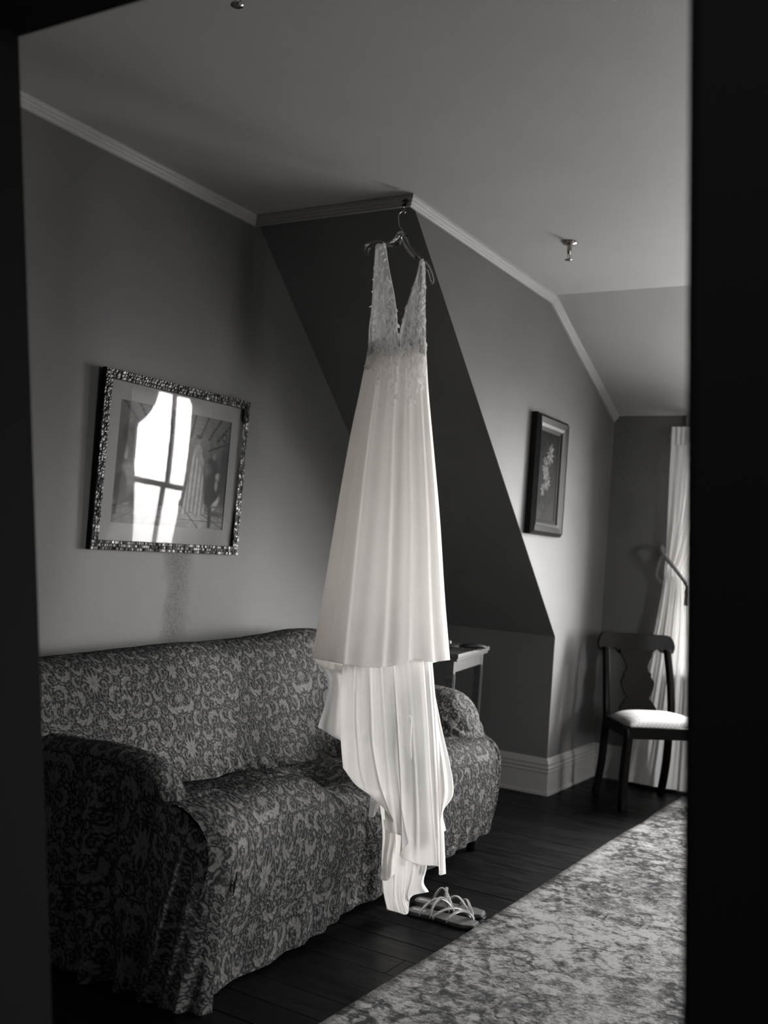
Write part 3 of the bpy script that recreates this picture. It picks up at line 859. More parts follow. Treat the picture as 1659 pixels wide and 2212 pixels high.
# mosaic of little metallic chips on the face of the frame
tv, tf, tcv = [], [], []
rr = random.Random(11)
def chip(cx, cz, sx, sz):
    v = rr.choice((.03, .08, .16, .3, .5, .12)) * rr.uniform(.15, .32); k = len(tv); hgt = rr.uniform(.002, .006); tl = rr.uniform(-.0015, .0015)
    q = [(cx - sx, cz - sz), (cx + sx, cz - sz), (cx + sx, cz + sz), (cx - sx, cz + sz)]
    for j, (a, b_) in enumerate(q): tv.append((a, -.012, b_))
    for j, (a, b_) in enumerate(q): tv.append((cx + (a - cx) * .8, -.012 - hgt + (tl if j % 2 else -tl), cz + (b_ - cz) * .8))
    tcv.extend([v] * 8)
    for j in range(4): tf.append((k + j, k + (j + 1) % 4, k + 4 + (j + 1) % 4, k + 4 + j))
    tf.append((k + 4, k + 5, k + 6, k + 7))
for row, d in enumerate((.006, .017, .028)):
    n = 74; 
    for sgn in (-1, 1):
        xq = -PW / 2
        while xq < PW / 2 - .006:
            l = rr.uniform(.005, .015); chip(xq + l / 2, sgn * (PH / 2 - d), l / 2, .0053); xq += l
        zq = -PH / 2 + FW
        while zq < PH / 2 - FW - .004:
            l = rr.uniform(.005, .015); l = min(l, PH / 2 - FW - zq); chip(sgn * (PW / 2 - d), zq + l / 2, .0053, l / 2); zq += l
me = bpy.data.meshes.new('mosaic_chips'); me.from_pydata(tv, [], tf); me.update()
at = me.color_attributes.new('paint', 'FLOAT_COLOR', 'POINT')
at.data.foreach_set('color', np.array([[v * 1.02, v, v * .97, 1] for v in tcv], np.float32).reshape(-1))
mc = link_mesh('mosaic_chips', me, 'mosaic_gilt', pic); tag(mc, kind='stuff')
iw, ih = PW - 2 * FW, PH - 2 * FW
mb = MB(); b2 = .062; t2 = .058
mb.box(-iw / 2, -iw / 2 + t2, -.003, .001, -ih / 2, ih / 2).box(iw / 2 - t2, iw / 2, -.003, .001, -ih / 2, ih / 2)
mb.box(-iw / 2 + t2, iw / 2 - t2, -.003, .001, -ih / 2, -ih / 2 + b2).box(-iw / 2 + t2, iw / 2 - t2, -.003, .001, ih / 2 - b2, ih / 2)
mb.build('mat_board', 'mat_board', pic)
panel('print', interior_print(), iw - 2 * t2 + .004, ih - 2 * b2 + .004, 'printed_picture', pic, -.0005, None)
gx, gz = np.meshgrid(np.linspace(-iw / 2, iw / 2, 30), np.linspace(-ih / 2, ih / 2, 30), indexing='ij')
gtw = .020 * np.clip(gz + .06, 0, 1) ** 1.6 / .35 ** 1.6 * .35       # old glass, slightly twisted
grid_mesh('glass', np.stack([gx, -.0150 + gtw * gx - gz * .035, gz], -1), 'picture_glass', pic)

# small flower painting on the dormer cheek
def flower_painting():
    h, w = 240, 120; X, Y = ngrid(h, w); A_ = h / w
    im = .014 + .026 * Y + .03 * vnoise(h, w, 5, 21) * (.4 + Y); im += .02 * (vnoise(h, w, 30, 22, 2) - .5)
    for x0, y0, x1, y1 in ((.62, .30, .52, .9), (.45, .45, .50, .9), (.55, .62, .5, .9), (.36, .70, .46, .92)): seg(im, X, Y, x0, y0, x1, y1, .010, .045, 2.)
    rf = random.Random(5)
    for cx, cy, r_, n in ((.62, .245, .155, 13), (.40, .385, .14, 12), (.52, .555, .15, 13), (.44, .47, .10, 8), (.33, .66, .085, 6)):
        for k in range(n):
            a = 6.283 * k / n + rf.uniform(-.2, .2); L = r_ * rf.uniform(.75, 1.1)
            seg(im, X, Y, cx + .15 * L * math.cos(a), cy + .15 * L * math.sin(a) / 2 * 1.3, cx + L * math.cos(a), cy + L * math.sin(a) / 2 * 1.5, .022, rf.uniform(.13, .27), 2.)
        blob(im, X, Y, cx, cy, r_ * .22, r_ * .14, .07)
    for x_, y_ in ((.30, .80), (.42, .82), (.22, .90)): seg(im, X, Y, x_, y_, x_ + .01, y_ + .05, .012, .10, 2.)
    return np.clip(im * .6, .004, .6)
c0 = on_axis(1168, 890, 1, Y2 - .045); c1 = on_axis(1236, 916, 1, Y2 - .045); c2 = on_axis(1212, 1160, 1, Y2 - .045); c3 = on_axis(1150, 1153, 1, Y2 - .045)
cc = (c0 + c1 + c2 + c3) / 4; QW = float(np.linalg.norm(c1 - c0) + np.linalg.norm(c2 - c3)) / 2; QH = float(np.linalg.norm(c3 - c0) + np.linalg.norm(c2 - c1)) / 2
dai = thing('flower_painting', 'small painting of white daisies in dark stepped frame on the sunlit dormer wall', 'painting', (cc[0], Y2 - .001, cc[2]))
dai.rotation_euler = (0, math.atan2((c3 - c0)[0] * -1, -(c3 - c0)[2]) * 1.0, 0)
qb = MB(); fw = QW * .17
def ring(mb_, w0, h0, w1, h1, ya, yb2, yback=0):
    """rectangular ring, outer w0 x h0 at depth ya, inner w1 x h1 at depth yb2"""
    o4 = [(-w0, -h0), (w0, -h0), (w0, h0), (-w0, h0)]; i4 = [(-w1, -h1), (w1, -h1), (w1, h1), (-w1, h1)]
    vs = [(a / 2, yback, b_ / 2) for a, b_ in o4] + [(a / 2, ya, b_ / 2) for a, b_ in o4] + [(a / 2, yb2, b_ / 2) for a, b_ in i4] + [(a / 2, yback, b_ / 2) for a, b_ in i4]
    fs = []
    for k in range(3):
        for j in range(4): fs.append((k * 4 + j, k * 4 + (j + 1) % 4, k * 4 + 4 + (j + 1) % 4, k * 4 + 4 + j))
    for j in range(4): fs.append((12 + j, 12 + (j + 1) % 4, (j + 1) % 4, j))
    return mb_.add(vs, fs)
ring(qb, QW, QH, QW - fw * .5, QH - fw * .5, -.030, -.046)
ring(qb, QW - fw * .5, QH - fw * .5, QW - fw * 1.3, QH - fw * 1.3, -.044, -.034)
qb.build('frame', 'frame_dark', dai)
ring(MB(), QW - fw * 1.3, QH - fw * 1.3, QW - fw * 1.7, QH - fw * 1.7, -.038, -.030).build('gilt_slip', 'frame_gilt', dai)
ring(MB(), QW - fw * 1.7, QH - fw * 1.7, QW - fw * 2.2, QH - fw * 2.2, -.026, -.018).build('inner_liner', 'frame_dark', dai)
panel('canvas', flower_painting(), QW - fw * 2.2, QH - fw * 2.2, 'painted_canvas', dai, -.016, None)

# ================================================================== ceiling fittings
def sprinkler(loc, label):
    SC = .84
    t = thing('ceiling_sprinkler', label, 'sprinkler', loc, 'sprinkler heads on the ceiling')
    MB().lathe([(.036, 0), (.038, -.004), (.033, -.010), (.020, -.014), (.013, -.018)], (0, 0, 0), 24).build('escutcheon', 'brass', t, True)
    MB().lathe([(.011, -.012), (.013, -.022), (.009, -.026), (.013, -.031), (.009, -.036), (.013, -.041), (.009, -.046), (.010, -.056), (.006, -.060)], (0, 0, 0), 16).build('body', 'brass', t, True)
    f_ = MB()
    for s_ in (-1, 1): f_.tube([(s_ * .008, 0, -.054), (s_ * .013, 0, -.062), (s_ * .012, 0, -.076), (0, 0, -.086)], .0022, 6)
    f_.build('yoke', 'brass', t, True)
    MB().lathe([(.004, -.084), (.018, -.086), (.019, -.089), (.004, -.090)], (0, 0, 0), 14).build('deflector', 'brass', t, True)
    t.scale = (SC, SC, SC)
    return t
sp0 = on_axis(1231, 523, 2, H)
sprinkler((sp0[0], sp0[1], H), 'brass sprinkler head on the ceiling near the dormer break')
p_ = on_axis(512, 13, 2, H - .076)
sprinkler((p_[0], p_[1], H), 'brass sprinkler head cut off by the top edge of the photo')
hk = thing('ceiling_hook', 'dark iron hook screwed into the crown moulding above the hanger', 'hook', (3.16, 1.93, H))
hp = on_axis(876, 438, 0, X1 - .040)
rel(MB().lathe([(.014, 0), (.016, .003), (.010, .008)], (0, 0, 0), 16).build('rose', 'dark_metal', None, True), hk)
ob = hk.children[0]; ob.matrix_parent_inverse = Matrix(); ob.location = (hp[0] - hk.location[0], hp[1] - hk.location[1], hp[2] - H); ob.rotation_euler = (0, math.radians(-90), 0)

# ================================================================== the hanging dress
def S(z):
    """depth (along the level viewing direction) of the middle of the dress at height z: it hangs
    from the moulding, and its train comes forward over the edge of the settee"""
    return np.interp(z, [0, .3, .42, .55, .68, .80, .95, 1.2, 1.7, 2.3, 2.5], [3.285, 3.275, 3.29, 3.35, 3.44, 3.53, 3.60, 3.655, 3.685, 3.70, 3.715])
NH = np.array([.857, .515, 0])                    # level direction from the doorway to the dress
def dpt(px, py, ds=0.):
    d = ray(px, py); t = 3.6 / (d @ NH)
    for _ in range(12):
        p = EYE + d * t; t = (S(p[2]) + ds) / (d @ NH)
    return EYE + d * t
def dgrid(A3):
    """array (...,3) of (px, py, ds) -> points"""
    A3 = np.asarray(A3, float); sh = A3.shape[:-1]; q = A3.reshape(-1, 3)
    d = FWD + RGT * ((q[:, :1] - 829.5) / FPX) - UPV * ((q[:, 1:2] - 1106) / FPX)
    t = 3.6 / (d @ NH)
    for _ in range(12):
        z = EYE[2] + d[:, 2] * t; t = (S(z) + q[:, 2]) / (d @ NH)
    return (EYE + d * t[:, None]).reshape(sh + (3,))
def sheet(name, rows, n, m, parent, mat='chiffon', pleats=None, thick=.0008, hem=False):
    """rows: polylines of (px, py, ds); pleats(a, t) returns a depth offset"""
    R = np.stack([spline(r_, m) for r_ in rows])
    k = len(rows); P = spline(R.reshape(k, -1), n).reshape(n, m, 3)
    a, t = np.linspace(0, 1, m)[None, :], np.linspace(0, 1, n)[:, None]
    if pleats is not None: P[..., 2] += pleats(a, t)
    W = dgrid(P)
    o = grid_mesh(name, W, mat, parent, thick=thick)
    if hem:
        MB().tube(W[-1][::2], .0011, 5, up=(.3, .2, 1)).build('rolled_hem', 'satin_lining', parent, True)
    return o

dress = thing('wedding_dress', 'long white chiffon wedding dress with lace bodice hanging from a clear hanger', 'dress', (2.98, 1.66, 0))
def sharp(x, p=1.0):
    """rounded tops with narrow valleys, like hanging cloth"""
    return 1 - 2 * np.abs(np.sin(x)) ** p
def skirt_pleats(a, t):
    w = .25 + .75 * t ** .8
    x = a + .012 * np.sin(a * 17 + 2) + .01 * np.sin(t * 3 + a * 9)
    z = .0065 * np.sin(x * 23 + .5) + .0030 * np.sin(x * 41 + 2.1 + t * .8) + .0012 * np.sin(x * 77 + 1 - t * .6) + .004 * np.sin(x * 13 + 3)
    gather = .0007 * np.sin(a * 150 + np.sin(a * 40)) * np.exp(-t * 7)
    # a few crisp long folds
    for c, dpt_, s_ in ((.20, .004, .014), (.33, .005, .012), (.505, .009, .010), (.66, .011, .009), (.80, .009, .008), (.90, .006, .008)):
        c = c + (c - .5) * -.02 + .012 * np.sin(t * 4 + c * 9)
        z = z - dpt_ * np.tanh((x - c) / s_) * np.exp(-np.abs(x - c) / .05)
    return -(z * w) - gather
def halfrow(y0, l, r_, dep, sgn, bow=0.):
    """front (sgn -1) or back (sgn +1) half of an oval section between pixel columns l and r_ at row y0"""
    th = np.linspace(math.pi, 0, 13)
    return [(l + (r_ - l) * (.5 + .5 * math.cos(a)), y0 + bow * math.sin(a), sgn * dep * math.sin(a)) for a in th]
LA = [(765, 793, 921), (850, 776, 926), (950, 755, 935), (1120, 725, 950), (1280, 699, 960), (1380, 681, 968)]
frontA = [halfrow(y, l, r_, np.interp(y, [765, 900, 1400], [.040, .07, .13]), -1) for y, l, r_ in LA]
hemA = [(672, 1420), (700, 1427), (728, 1430), (760, 1438), (800, 1442), (840, 1441), (850, 1438), (880, 1431), (904, 1421), (918, 1417), (930, 1431), (950, 1428), (972, 1425)]
hemB = [(676, 1424), (690, 1440), (715, 1446), (740, 1452), (780, 1455), (806, 1456), (812, 1440), (850, 1436), (880, 1432), (905, 1430), (925, 1434), (940, 1430), (965, 1425)]
def hemrow(pts, l, r_, dep, sgn):
    row = halfrow(0, l, r_, dep, sgn)
    return [(x_, float(np.interp(x_, [p[0] for p in pts], [p[1] for p in pts])), z_) for x_, y_, z_ in row]
frontA.append(hemrow(hemA, 672, 972, .13, -1))
sheet('overskirt_front', frontA, 170, 360, dress, 'chiffon', skirt_pleats, hem=True)
backA = [halfrow(y, l + 3, r_ - 2, np.interp(y, [765, 900, 1400], [.035, .06, .11]), 1) for y, l, r_ in LA]
backA.append(hemrow(hemB, 676, 968, .11, 1))
sheet('overskirt_back', backA, 110, 220, dress, 'chiffon', lambda a, t: -.8 * skirt_pleats(a, t))
# underskirt / train that falls forward over the seat edge
def train_pleats(a, t):
    x = a + .02 * np.sin(t * 2.4 + a * 5)
    z = .0045 * np.sin(x * 27 + 1) + .0025 * np.sin(x * 49 + 4) + .001 * np.sin(x * 101 + t * 2)
    for c, dp, s_, k in ((.15, .006, .012, .0), (.30, .012, .010, .0), (.43, .009, .009, .0), (.56, .012, .009, .0), (.68, .008, .009, 0), (.80, .009, .008, 0), (.91, .006, .008, 0)):
        c2 = c + k * (t - .4)
        z = z - dp * np.tanh((x - c2) / s_) * np.exp(-np.abs(x - c2) / .06)
    return -z * (.55 + .45 * np.sin(np.pi * np.clip(t, 0, 1) ** .8 * .7 + .3))
def arc(pts, dep):
    xs_ = [p[0] for p in pts]; c, w = (max(xs_) + min(xs_)) / 2, (max(xs_) - min(xs_)) / 2 + 1e-6
    return [(p[0], p[1], (p[2] if len(p) > 2 else 0) - dep * math.sqrt(max(0, 1 - ((p[0] - c) / w) ** 2))) for p in pts]
def hrow(y, l, r_, n=11, sag=0.):
    return [(l + (r_ - l) * i / (n - 1), y + sag * math.sin(math.pi * i / (n - 1))) for i in range(n)]
hemT = [(741, 1658), (768, 1694), (804, 1722), (849, 1770), (833, 1791), (882, 1814), (864, 1848), (906, 1867), (946, 1871), (949, 1889), (963, 1887)]
rowsB = []
for q in (0, .2, .4, .6, .8, .92, 1.):
    row = []
    for i, (hx, hy) in enumerate(hemT):
        a_ = i / 10; sx = [0, .10, .21, .32, .40, .52, .60, .74, .88, .95, 1][i]
        tx, ty = 745 + 186 * sx, 1395.
        smx = 741 + 222 * sx ** .92                                  # where the fold line is heading
        w_ = max(0, (q - .6) / .4) ** 1.5
        ex = smx * (1 - w_) + hx * w_ if q < 1 else hx
        x_ = tx + (ex - tx) * q - 9 * (1 - a_) ** 3 * math.sin(math.pi * q) + 3 * a_ ** 3 * math.sin(math.pi * q)
        row.append((x_, ty + (hy - ty) * q))
    rowsB.append(arc(row, .07 - .015 * q))
sheet('train_front', rowsB, 200, 330, dress, 'satin_lining', train_pleats, hem=True)
# right hand fold of the train, lying behind the main fall
rowsR = [[(925, 1480, .04), (931, 1480, .04), (936, 1482, .05)], [(925, 1560, .03), (938, 1562, .02), (953, 1566, .04)], [(928, 1640, .03), (950, 1645, .0), (972, 1650, .03)], [(930, 1700, .03), (956, 1712, -.01), (979, 1714, .02)], [(932, 1750, .02), (952, 1762, -.01), (957, 1754, .02)], [(936, 1812, .02), (947, 1805, .0), (963, 1793, .01)]]
sheet('train_side_fold', rowsR, 60, 30, dress, 'satin_lining', lambda a, t: .006 * np.sin(a * 16 + t * 3), hem=True)
# rear layer reaching almost to the floor
rowsC = [arc([(815, 1700), (840, 1700), (865, 1702), (890, 1706), (915, 1710)], .02), arc([(826, 1790), (848, 1800), (875, 1800), (900, 1800), (925, 1800)], .03),
         arc([(824, 1870), (850, 1880), (872, 1885), (898, 1880), (922, 1870)], .03), arc([(828, 1925), (850, 1935), (870, 1938), (885, 1930), (915, 1905)], .03),
         arc([(836, 1964), (858, 1970), (880, 1973), (888, 1937), (926, 1926)], .025)]
sheet('train_rear', rowsC, 120, 130, dress, 'satin_lining', lambda a, t: (.010 * np.sin(a * 24 + 1) + .006 * np.sin(a * 51) + .010 * np.tanh((a - .42) / .02) * np.exp(-np.abs(a - .42) / .1) + .010 * np.tanh((a - .7) / .02) * np.exp(-np.abs(a - .7) / .1)) * (.2 + .3 * t) + .03, hem=True)
rowsD = [[(828, 1770, -.01), (840, 1772, -.03), (852, 1776, -.03)], [(832, 1800, -.02), (845, 1805, -.045), (855, 1815, -.04)], [(828, 1850, -.02), (840, 1850, -.05), (852, 1860, -.04)], [(822, 1900, -.01), (836, 1902, -.05), (853, 1888, -.04)]]
sheet('train_flap', rowsD, 50, 30, dress, 'chiffon', lambda a, t: .005 * np.sin(a * 12 + t * 2))
rowsD2 = [[(822, 1893, 0), (832, 1898, -.02), (846, 1896, -.01)], [(824, 1912, 0), (838, 1916, -.02), (848, 1912, -.01)], [(826, 1904, 0), (836, 1914, -.02), (850, 1917, -.01)]]
rowsF = [[(800, 1708, -0.015), (810, 1716, -0.045), (822, 1728, -0.025)], [(799, 1735, -0.015), (809, 1738, -0.045), (820, 1742, -0.025)], [(796, 1764, -0.005), (806, 1766, -0.040), (815, 1752, -0.025)]]
sheet('train_flap', rowsF, 30, 20, dress, 'sheer_chiffon', None)
# sheer tail of the overskirt hanging at the left
rowsE = [[(682, 1424, .06), (700, 1430, .07), (720, 1434, .08), (745, 1438, .07)], [(708, 1470, .07), (718, 1472, .08), (730, 1474, .09), (750, 1478, .08)],
         [(702, 1520, .07), (715, 1524, .08), (730, 1526, .09), (750, 1530, .08)], [(688, 1566, .07), (706, 1572, .06), (724, 1580, .08), (750, 1590, .07)], [(692, 1573, .07), (708, 1584, .06), (722, 1592, .07), (748, 1606, .06)]]
sheet('sheer_tail', rowsE, 70, 50, dress, 'sheer_chiffon', lambda a, t: .003 * np.sin(a * 9 + t * 4))
# ribbon loop
MB().tube([dpt(x_, y_, -.105) for x_, y_ in spline([(879, 1552), (881, 1546), (887, 1548), (889, 1560), (887, 1600), (888, 1640)], 26)], .0016, 5).tube([dpt(x_, y_, -.105) for x_, y_ in spline([(889, 1556), (884, 1585), (884, 1620), (887, 1642)], 20)], .0012, 5).build('ribbon_loop', 'satin_lining', dress, True)

# bodice: two deep V panels of sheer tulle, front and back, with a gathered waist
def strap(name, L_, R_, dep, off, mat='tulle', n=90, m=36, wr=.004):
    rows = []
    for (x0_, y0_), (x1_, y1_) in zip(L_, R_):
        rows.append([(x0_ + (x1_ - x0_) * f, y0_ + (y1_ - y0_) * f, off - dep * math.sin(math.pi * f)) for f in np.linspace(0, 1, 7)])
    return sheet(name, rows, n, m, dress, mat, lambda a, t: wr * np.sin(a * 15 + t * 4) * t + .002 * np.sin(a * 40 + 3 * np.sin(t * 5)) * t)
strap('bodice_panel', [(813, 527), (810, 580), (808, 640), (804, 690), (803, 730), (800, 765)], [(832, 526), (840, 580), (850, 630), (857, 680), (858, 715), (866, 752)], .018, -.03)
strap('bodice_panel', [(908, 562), (899, 600), (884, 645), (871, 690), (864, 720), (864, 752)], [(917, 564), (918, 610), (917, 660), (917, 700), (918, 730), (919, 765)], .018, -.03)
strap('bodice_back', [(811, 530), (806, 600), (803, 660), (797, 710), (796, 740), (795, 768)], [(822, 528), (823, 600), (824, 660), (826, 710), (830, 740), (838, 768)], .0, .012, 'tulle')
strap('bodice_back', [(912, 566), (910, 610), (908, 660), (906, 700), (904, 735), (902, 768)], [(919, 568), (920, 620), (919, 660), (920, 700), (920, 735), (921, 768)], .0, .012, 'tulle')
waist = [halfrow(y, l, r_, dep_, -1, b_) for y, l, r_, dep_, b_ in ((742, 799, 919, .032, 5), (757, 797, 920, .038, 4), (766, 794, 921, .043, 2), (770, 793, 921, .045, 1))]
sheet('gathered_waist', waist, 50, 300, dress, 'chiffon', lambda a, t: .0009 * np.sin(a * 95 + 3 * np.sin(a * 21)) + .0008 * np.sin(t * 9 + a * 44) - .002)
# edge piping of the V neckline
for pts in ([(832, 526), (840, 580), (850, 630), (857, 680), (858, 715), (866, 752)], [(908, 562), (899, 600), (884, 645), (871, 690), (864, 720), (864, 752)], [(826, 530), (827, 600), (828, 660), (832, 705), (838, 745), (842, 765)], [(913, 566), (911, 620), (907, 670), (903, 710), (898, 745)]):
    MB().tube([dpt(x_, y_, -.034) for x_, y_ in spline(pts, 30)], .0016, 5).build('neckline_trim', 'lace_leaf', dress, True)
# lace leaves, beads
rl = random.Random(7); lb_ = MB(); bd = MB()
def in_poly(x_, y_):
    if y_ < 762:
        f = (y_ - 527) / 235
        l1 = np.interp(y_, [527, 640, 730, 765], [811, 807, 799, 796]); r1 = np.interp(y_, [527, 580, 630, 680, 752], [832, 840, 850, 858, 866])
        l2 = np.interp(y_, [562, 600, 645, 690, 730], [908, 899, 884, 871, 864]); r2 = np.interp(y_, [562, 730], [918, 919])
        return l1 <= x_ <= r1 or (y_ > 562 and l2 <= x_ <= r2)
    return np.interp(y_, [762, 850], [795, 778]) < x_ < np.interp(y_, [762, 850], [920, 925])
def lace_at(x_, y_, ang, L, ds):
    c = np.array([x_, y_]); d = np.array([math.cos(ang), math.sin(ang)]); nrm = np.array([-d[1], d[0]]); w = L * rl.uniform(.15, .24)
    pts = []
    for s_, ww, dz in ((-.5, 0, 0), (-.2, 1, -.0006), (.15, .85, -.0008), (.5, 0, 0)):
        p = c + d * s_ * L
        if ww == 0: pts.append(dpt(p[0], p[1], ds + dz))
        else:
            for sg in (-1, 0, 1): q = p + nrm * sg * w * ww; pts.append(dpt(q[0], q[1], ds + dz - (.0010 if sg == 0 else 0)))
    lb_.add(pts, [(0, 2, 1), (0, 3, 2), (1, 2, 5, 4), (2, 3, 6, 5), (4, 5, 7), (5, 6, 7)])
def surf_ds(x_, y_):
    if y_ < 745:
        if x_ < 866 and y_ < 738: l_, r_ = np.interp(y_, [527, 640, 730], [813, 808, 803]), np.interp(y_, [527, 580, 630, 680, 752], [832, 840, 850, 858, 866])
        else: l_, r_ = np.interp(y_, [562, 600, 645, 690, 730], [908, 899, 884, 871, 864]), np.interp(y_, [562, 730], [917, 919])
        f = min(1, max(0, (x_ - l_) / (r_ - l_ + 1e-6))); return -.0325 - .018 * math.sin(math.pi * f)
    u = (x_ - (np.interp(y_, [765, 950], [793, 755]) + np.interp(y_, [765, 950], [921, 935])) / 2) / (np.interp(y_, [765, 950], [64, 90]))
    return -np.interp(y_, [745, 765, 900, 1000], [.048, .054, .082, .09]) * math.sqrt(max(0, 1 - u * u)) - .008
k = 0; tries = 0
while k < 470 and tries < 9000:
    tries += 1
    y_ = 527 + 350 * rl.random(); x_ = rl.uniform(776, 926)
    if not in_poly(x_, y_): continue
    if y_ > 770:
        cen = max(abs(x_ - 862) / 22 if y_ > 800 else 0, 0)
        if rl.random() > np.interp(y_, [770, 800, 840, 880], [.75, .42, .20, .10]) * (1.7 if cen < 1 else .6): continue
    elif y_ < 690 and rl.random() > np.interp(y_, [527, 560, 690], [.35, .7, .9]): continue
    base_a = -math.pi / 2 + rl.uniform(-.9, .9); lace_at(x_, y_, base_a, rl.uniform(9, 17), surf_ds(x_, y_)); k += 1
    if rl.random() < .35:
        p = dpt(x_ + rl.uniform(-3, 3), y_ + rl.uniform(-3, 3), surf_ds(x_, y_) - .003); bd.lathe([(.0004, -.0012), (.0012, 0), (.0004, .0012)], p, 5)
for x_, y_, a_ in ((806, 630, 3.0), (808, 604, 3.1), (801, 662, 2.7)): lace_at(x_, y_, a_, 10, -.03)
for _ in range(150):
    x_ = rl.uniform(797, 920); y_ = 757 + rl.gauss(0, 11) + .004 * (x_ - 860) ** 2 * -.4
    if 855 < x_ < 872 and y_ < 745: continue
    lace_at(x_, y_, -math.pi / 2 + rl.uniform(-.8, .8), rl.uniform(11, 18), surf_ds(x_, max(y_, 748)) - .002)
tag(lb_.build('lace_leaves', 'lace_leaf', dress), kind='stuff')
tag(bd.build('beading', 'lace_leaf', dress), kind='stuff')
for ch in list(dress.children): rel(ch, dress)

# clear plastic hanger with a swivel wire hook
hg = thing('clothes_hanger', 'clear plastic clothes hanger with wire hook holding the wedding dress', 'hanger', tuple(dpt(865, 500)))
top_l = [(797, 549), (790, 551), (787, 543), (792, 530), (803, 523), (818, 521), (832, 524), (845, 523), (854, 516), (860, 504), (866, 501)]
top_r = [(866, 501), (874, 505), (879, 513), (884, 527), (892, 540), (900, 549), (912, 560), (924, 570), (932, 584), (938, 602), (937, 612), (933, 611)]
bot = [(830, 532), (845, 533), (856, 532), (866, 528), (874, 531), (882, 542), (890, 552), (899, 560)]
hm = MB()
hm.tube([dpt(x_, y_, .0) for x_, y_ in spline(top_l, 50)], .0035, 8).tube([dpt(x_, y_, .0) for x_, y_ in spline(top_r, 50)], .0035, 8)
hm.build('arm_rim', 'clear_acrylic', hg, True)
MB().tube([dpt(x_, y_, .0) for x_, y_ in spline(bot, 40)], .003, 8).tube([dpt(x_, y_) for x_, y_ in spline([(801, 536), (797, 538), (795, 546)], 12)], .0028, 8).tube([dpt(x_, y_) for x_, y_ in spline([(922, 582), (926, 586), (929, 598), (933, 610)], 14)], .0028, 8).build('lower_rim', 'clear_acrylic', hg, True)
web = MB()
tw, bw = spline([(832, 525), (845, 524), (854, 517), (861, 506), (872, 507), (882, 527), (892, 541), (902, 553)], 24), spline(bot, 24)
P = np.zeros((2, 24, 3)); P[0] = dgrid([(a, b_, 0) for a, b_ in tw]); P[1] = dgrid([(a, b_, 0) for a, b_ in bw])
wo = grid_mesh('web', P, 'clear_acrylic', hg, thick=.0027)
MB().tube([dpt(x_, y_) for x_, y_ in ((860, 502), (871, 505), (881, 511))], .0034, 8).tube([dpt(868, 506), dpt(869, 527)], .0030, 8).build('neck', 'clear_acrylic', hg, True)
MB().tube([dpt(x_, y_) for x_, y_ in spline([(870, 505), (869, 497), (863, 489), (861, 475), (862, 464), (867, 458), (873, 456), (875, 461)], 40)], .0013, 6).build('wire_hook', 'chrome', hg, True)
for ch in list(hg.children): rel(ch, hg)
# the hook the hanger is on
q0 = np.array(hp); q0 = q0 + [-.01, 0, 0]
pts = [q0, q0 + (dpt(873, 448) - q0) * .6 + [-.015, 0, 0], dpt(873, 449), dpt(872, 456), dpt(874, 460), dpt(877, 456)]
rel(MB().tube(spline(pts, 26), .0026, 8).build('hook_wire', 'brass', None, True), hk)

# ================================================================== sandals
def sandal(name, label, heel, toe, wid, zoff=0., sgn=1):
    """flat square-toed slide: origin at the heel, x towards the toe"""
    ang = math.atan2(toe[1] - heel[1], toe[0] - heel[0]); Ls = math.hypot(toe[0] - heel[0], toe[1] - heel[1])
    t = thing(name, label, 'sandal', (heel[0], heel[1], 0), 'pair of strappy sandals', (0, 0, ang))
    out = [(0, .30), (.015, .62), (.06, .80), (.20, .86), (.45, .84), (.70, 1.0), (.86, 1.0), (.985, .72), (1., .62), (1., -.50), (.985, -.62), (.84, -.98), (.68, -1.0), (.45, -.74), (.20, -.80), (.06, -.78), (.015, -.60), (0, -.30)]
    o2 = [(a * Ls, b_ * wid / 2) for a, b_ in out]
    MB().prism([(a, b_, .001) for a, b_ in o2], (0, 0, .008)).build('sole', 'sole_edge', t, bevel=.0015)
    MB().prism([(Ls * .5 + (a - Ls * .5) * .975, b_ * .95, .009) for a, b_ in o2], (0, 0, .005)).build('insole', 'insole', t, bevel=.002)
    MB().box(Ls * .06, Ls * .24, -.008, .008, .014, .0146).build('insole_label', 'insole_label', t)
    straps = [(.30, .56, .055), (.36, .40, .060), (.62, .80, .040), (.86, .70, .036)]
    straps = [(.22, .62, .054), (.38, .53, .058), (.42, .86, .036), (.62, .90, .032)]
    for a0, a1, hh in straps:
        w0 = wid * .47
        path = []
        for f in np.linspace(0, 1, 34):
            an = math.pi * f; path.append((Ls * (a0 + (a1 - a0) * f), -w0 * math.cos(an) * sgn, .008 + hh * math.sin(an) ** .8))
        so = MB().tube(path, .0034, 8).build('strap', 'silver_strap', t, True)
        st_ = MB()
        for p in path[1:-1]:
            for q in range(2):
                c = np.array(p) + [((q - .5) * .0052), 0, .0030]
                st_.add([c + v_ for v_ in np.array([(.0027, 0, 0), (-.0027, 0, 0), (0, .0027, 0), (0, -.0027, 0), (0, 0, .0027), (0, 0, -.0027)])], [(0, 2, 4), (2, 1, 4), (1, 3, 4), (3, 0, 4), (2, 0, 5), (1, 2, 5), (3, 1, 5), (0, 3, 5)])
        rs = st_.build('rhinestones', 'rhinestone', so); tag(rs, kind='stuff')
    return t
a, b_ = on_axis(884, 1960, 2, .014), on_axis(1030, 1996, 2, .014)
sandal('sandal', 'front sandal of the pair on the dark floor, nearer the rug corner', a, b_, .078)
a, b_ = on_axis(896, 1940, 2, .014), on_axis(1045, 1972, 2, .014)
sandal('sandal', 'rear sandal of the pair, half hidden behind the other', a, b_, .074, sgn=-1)

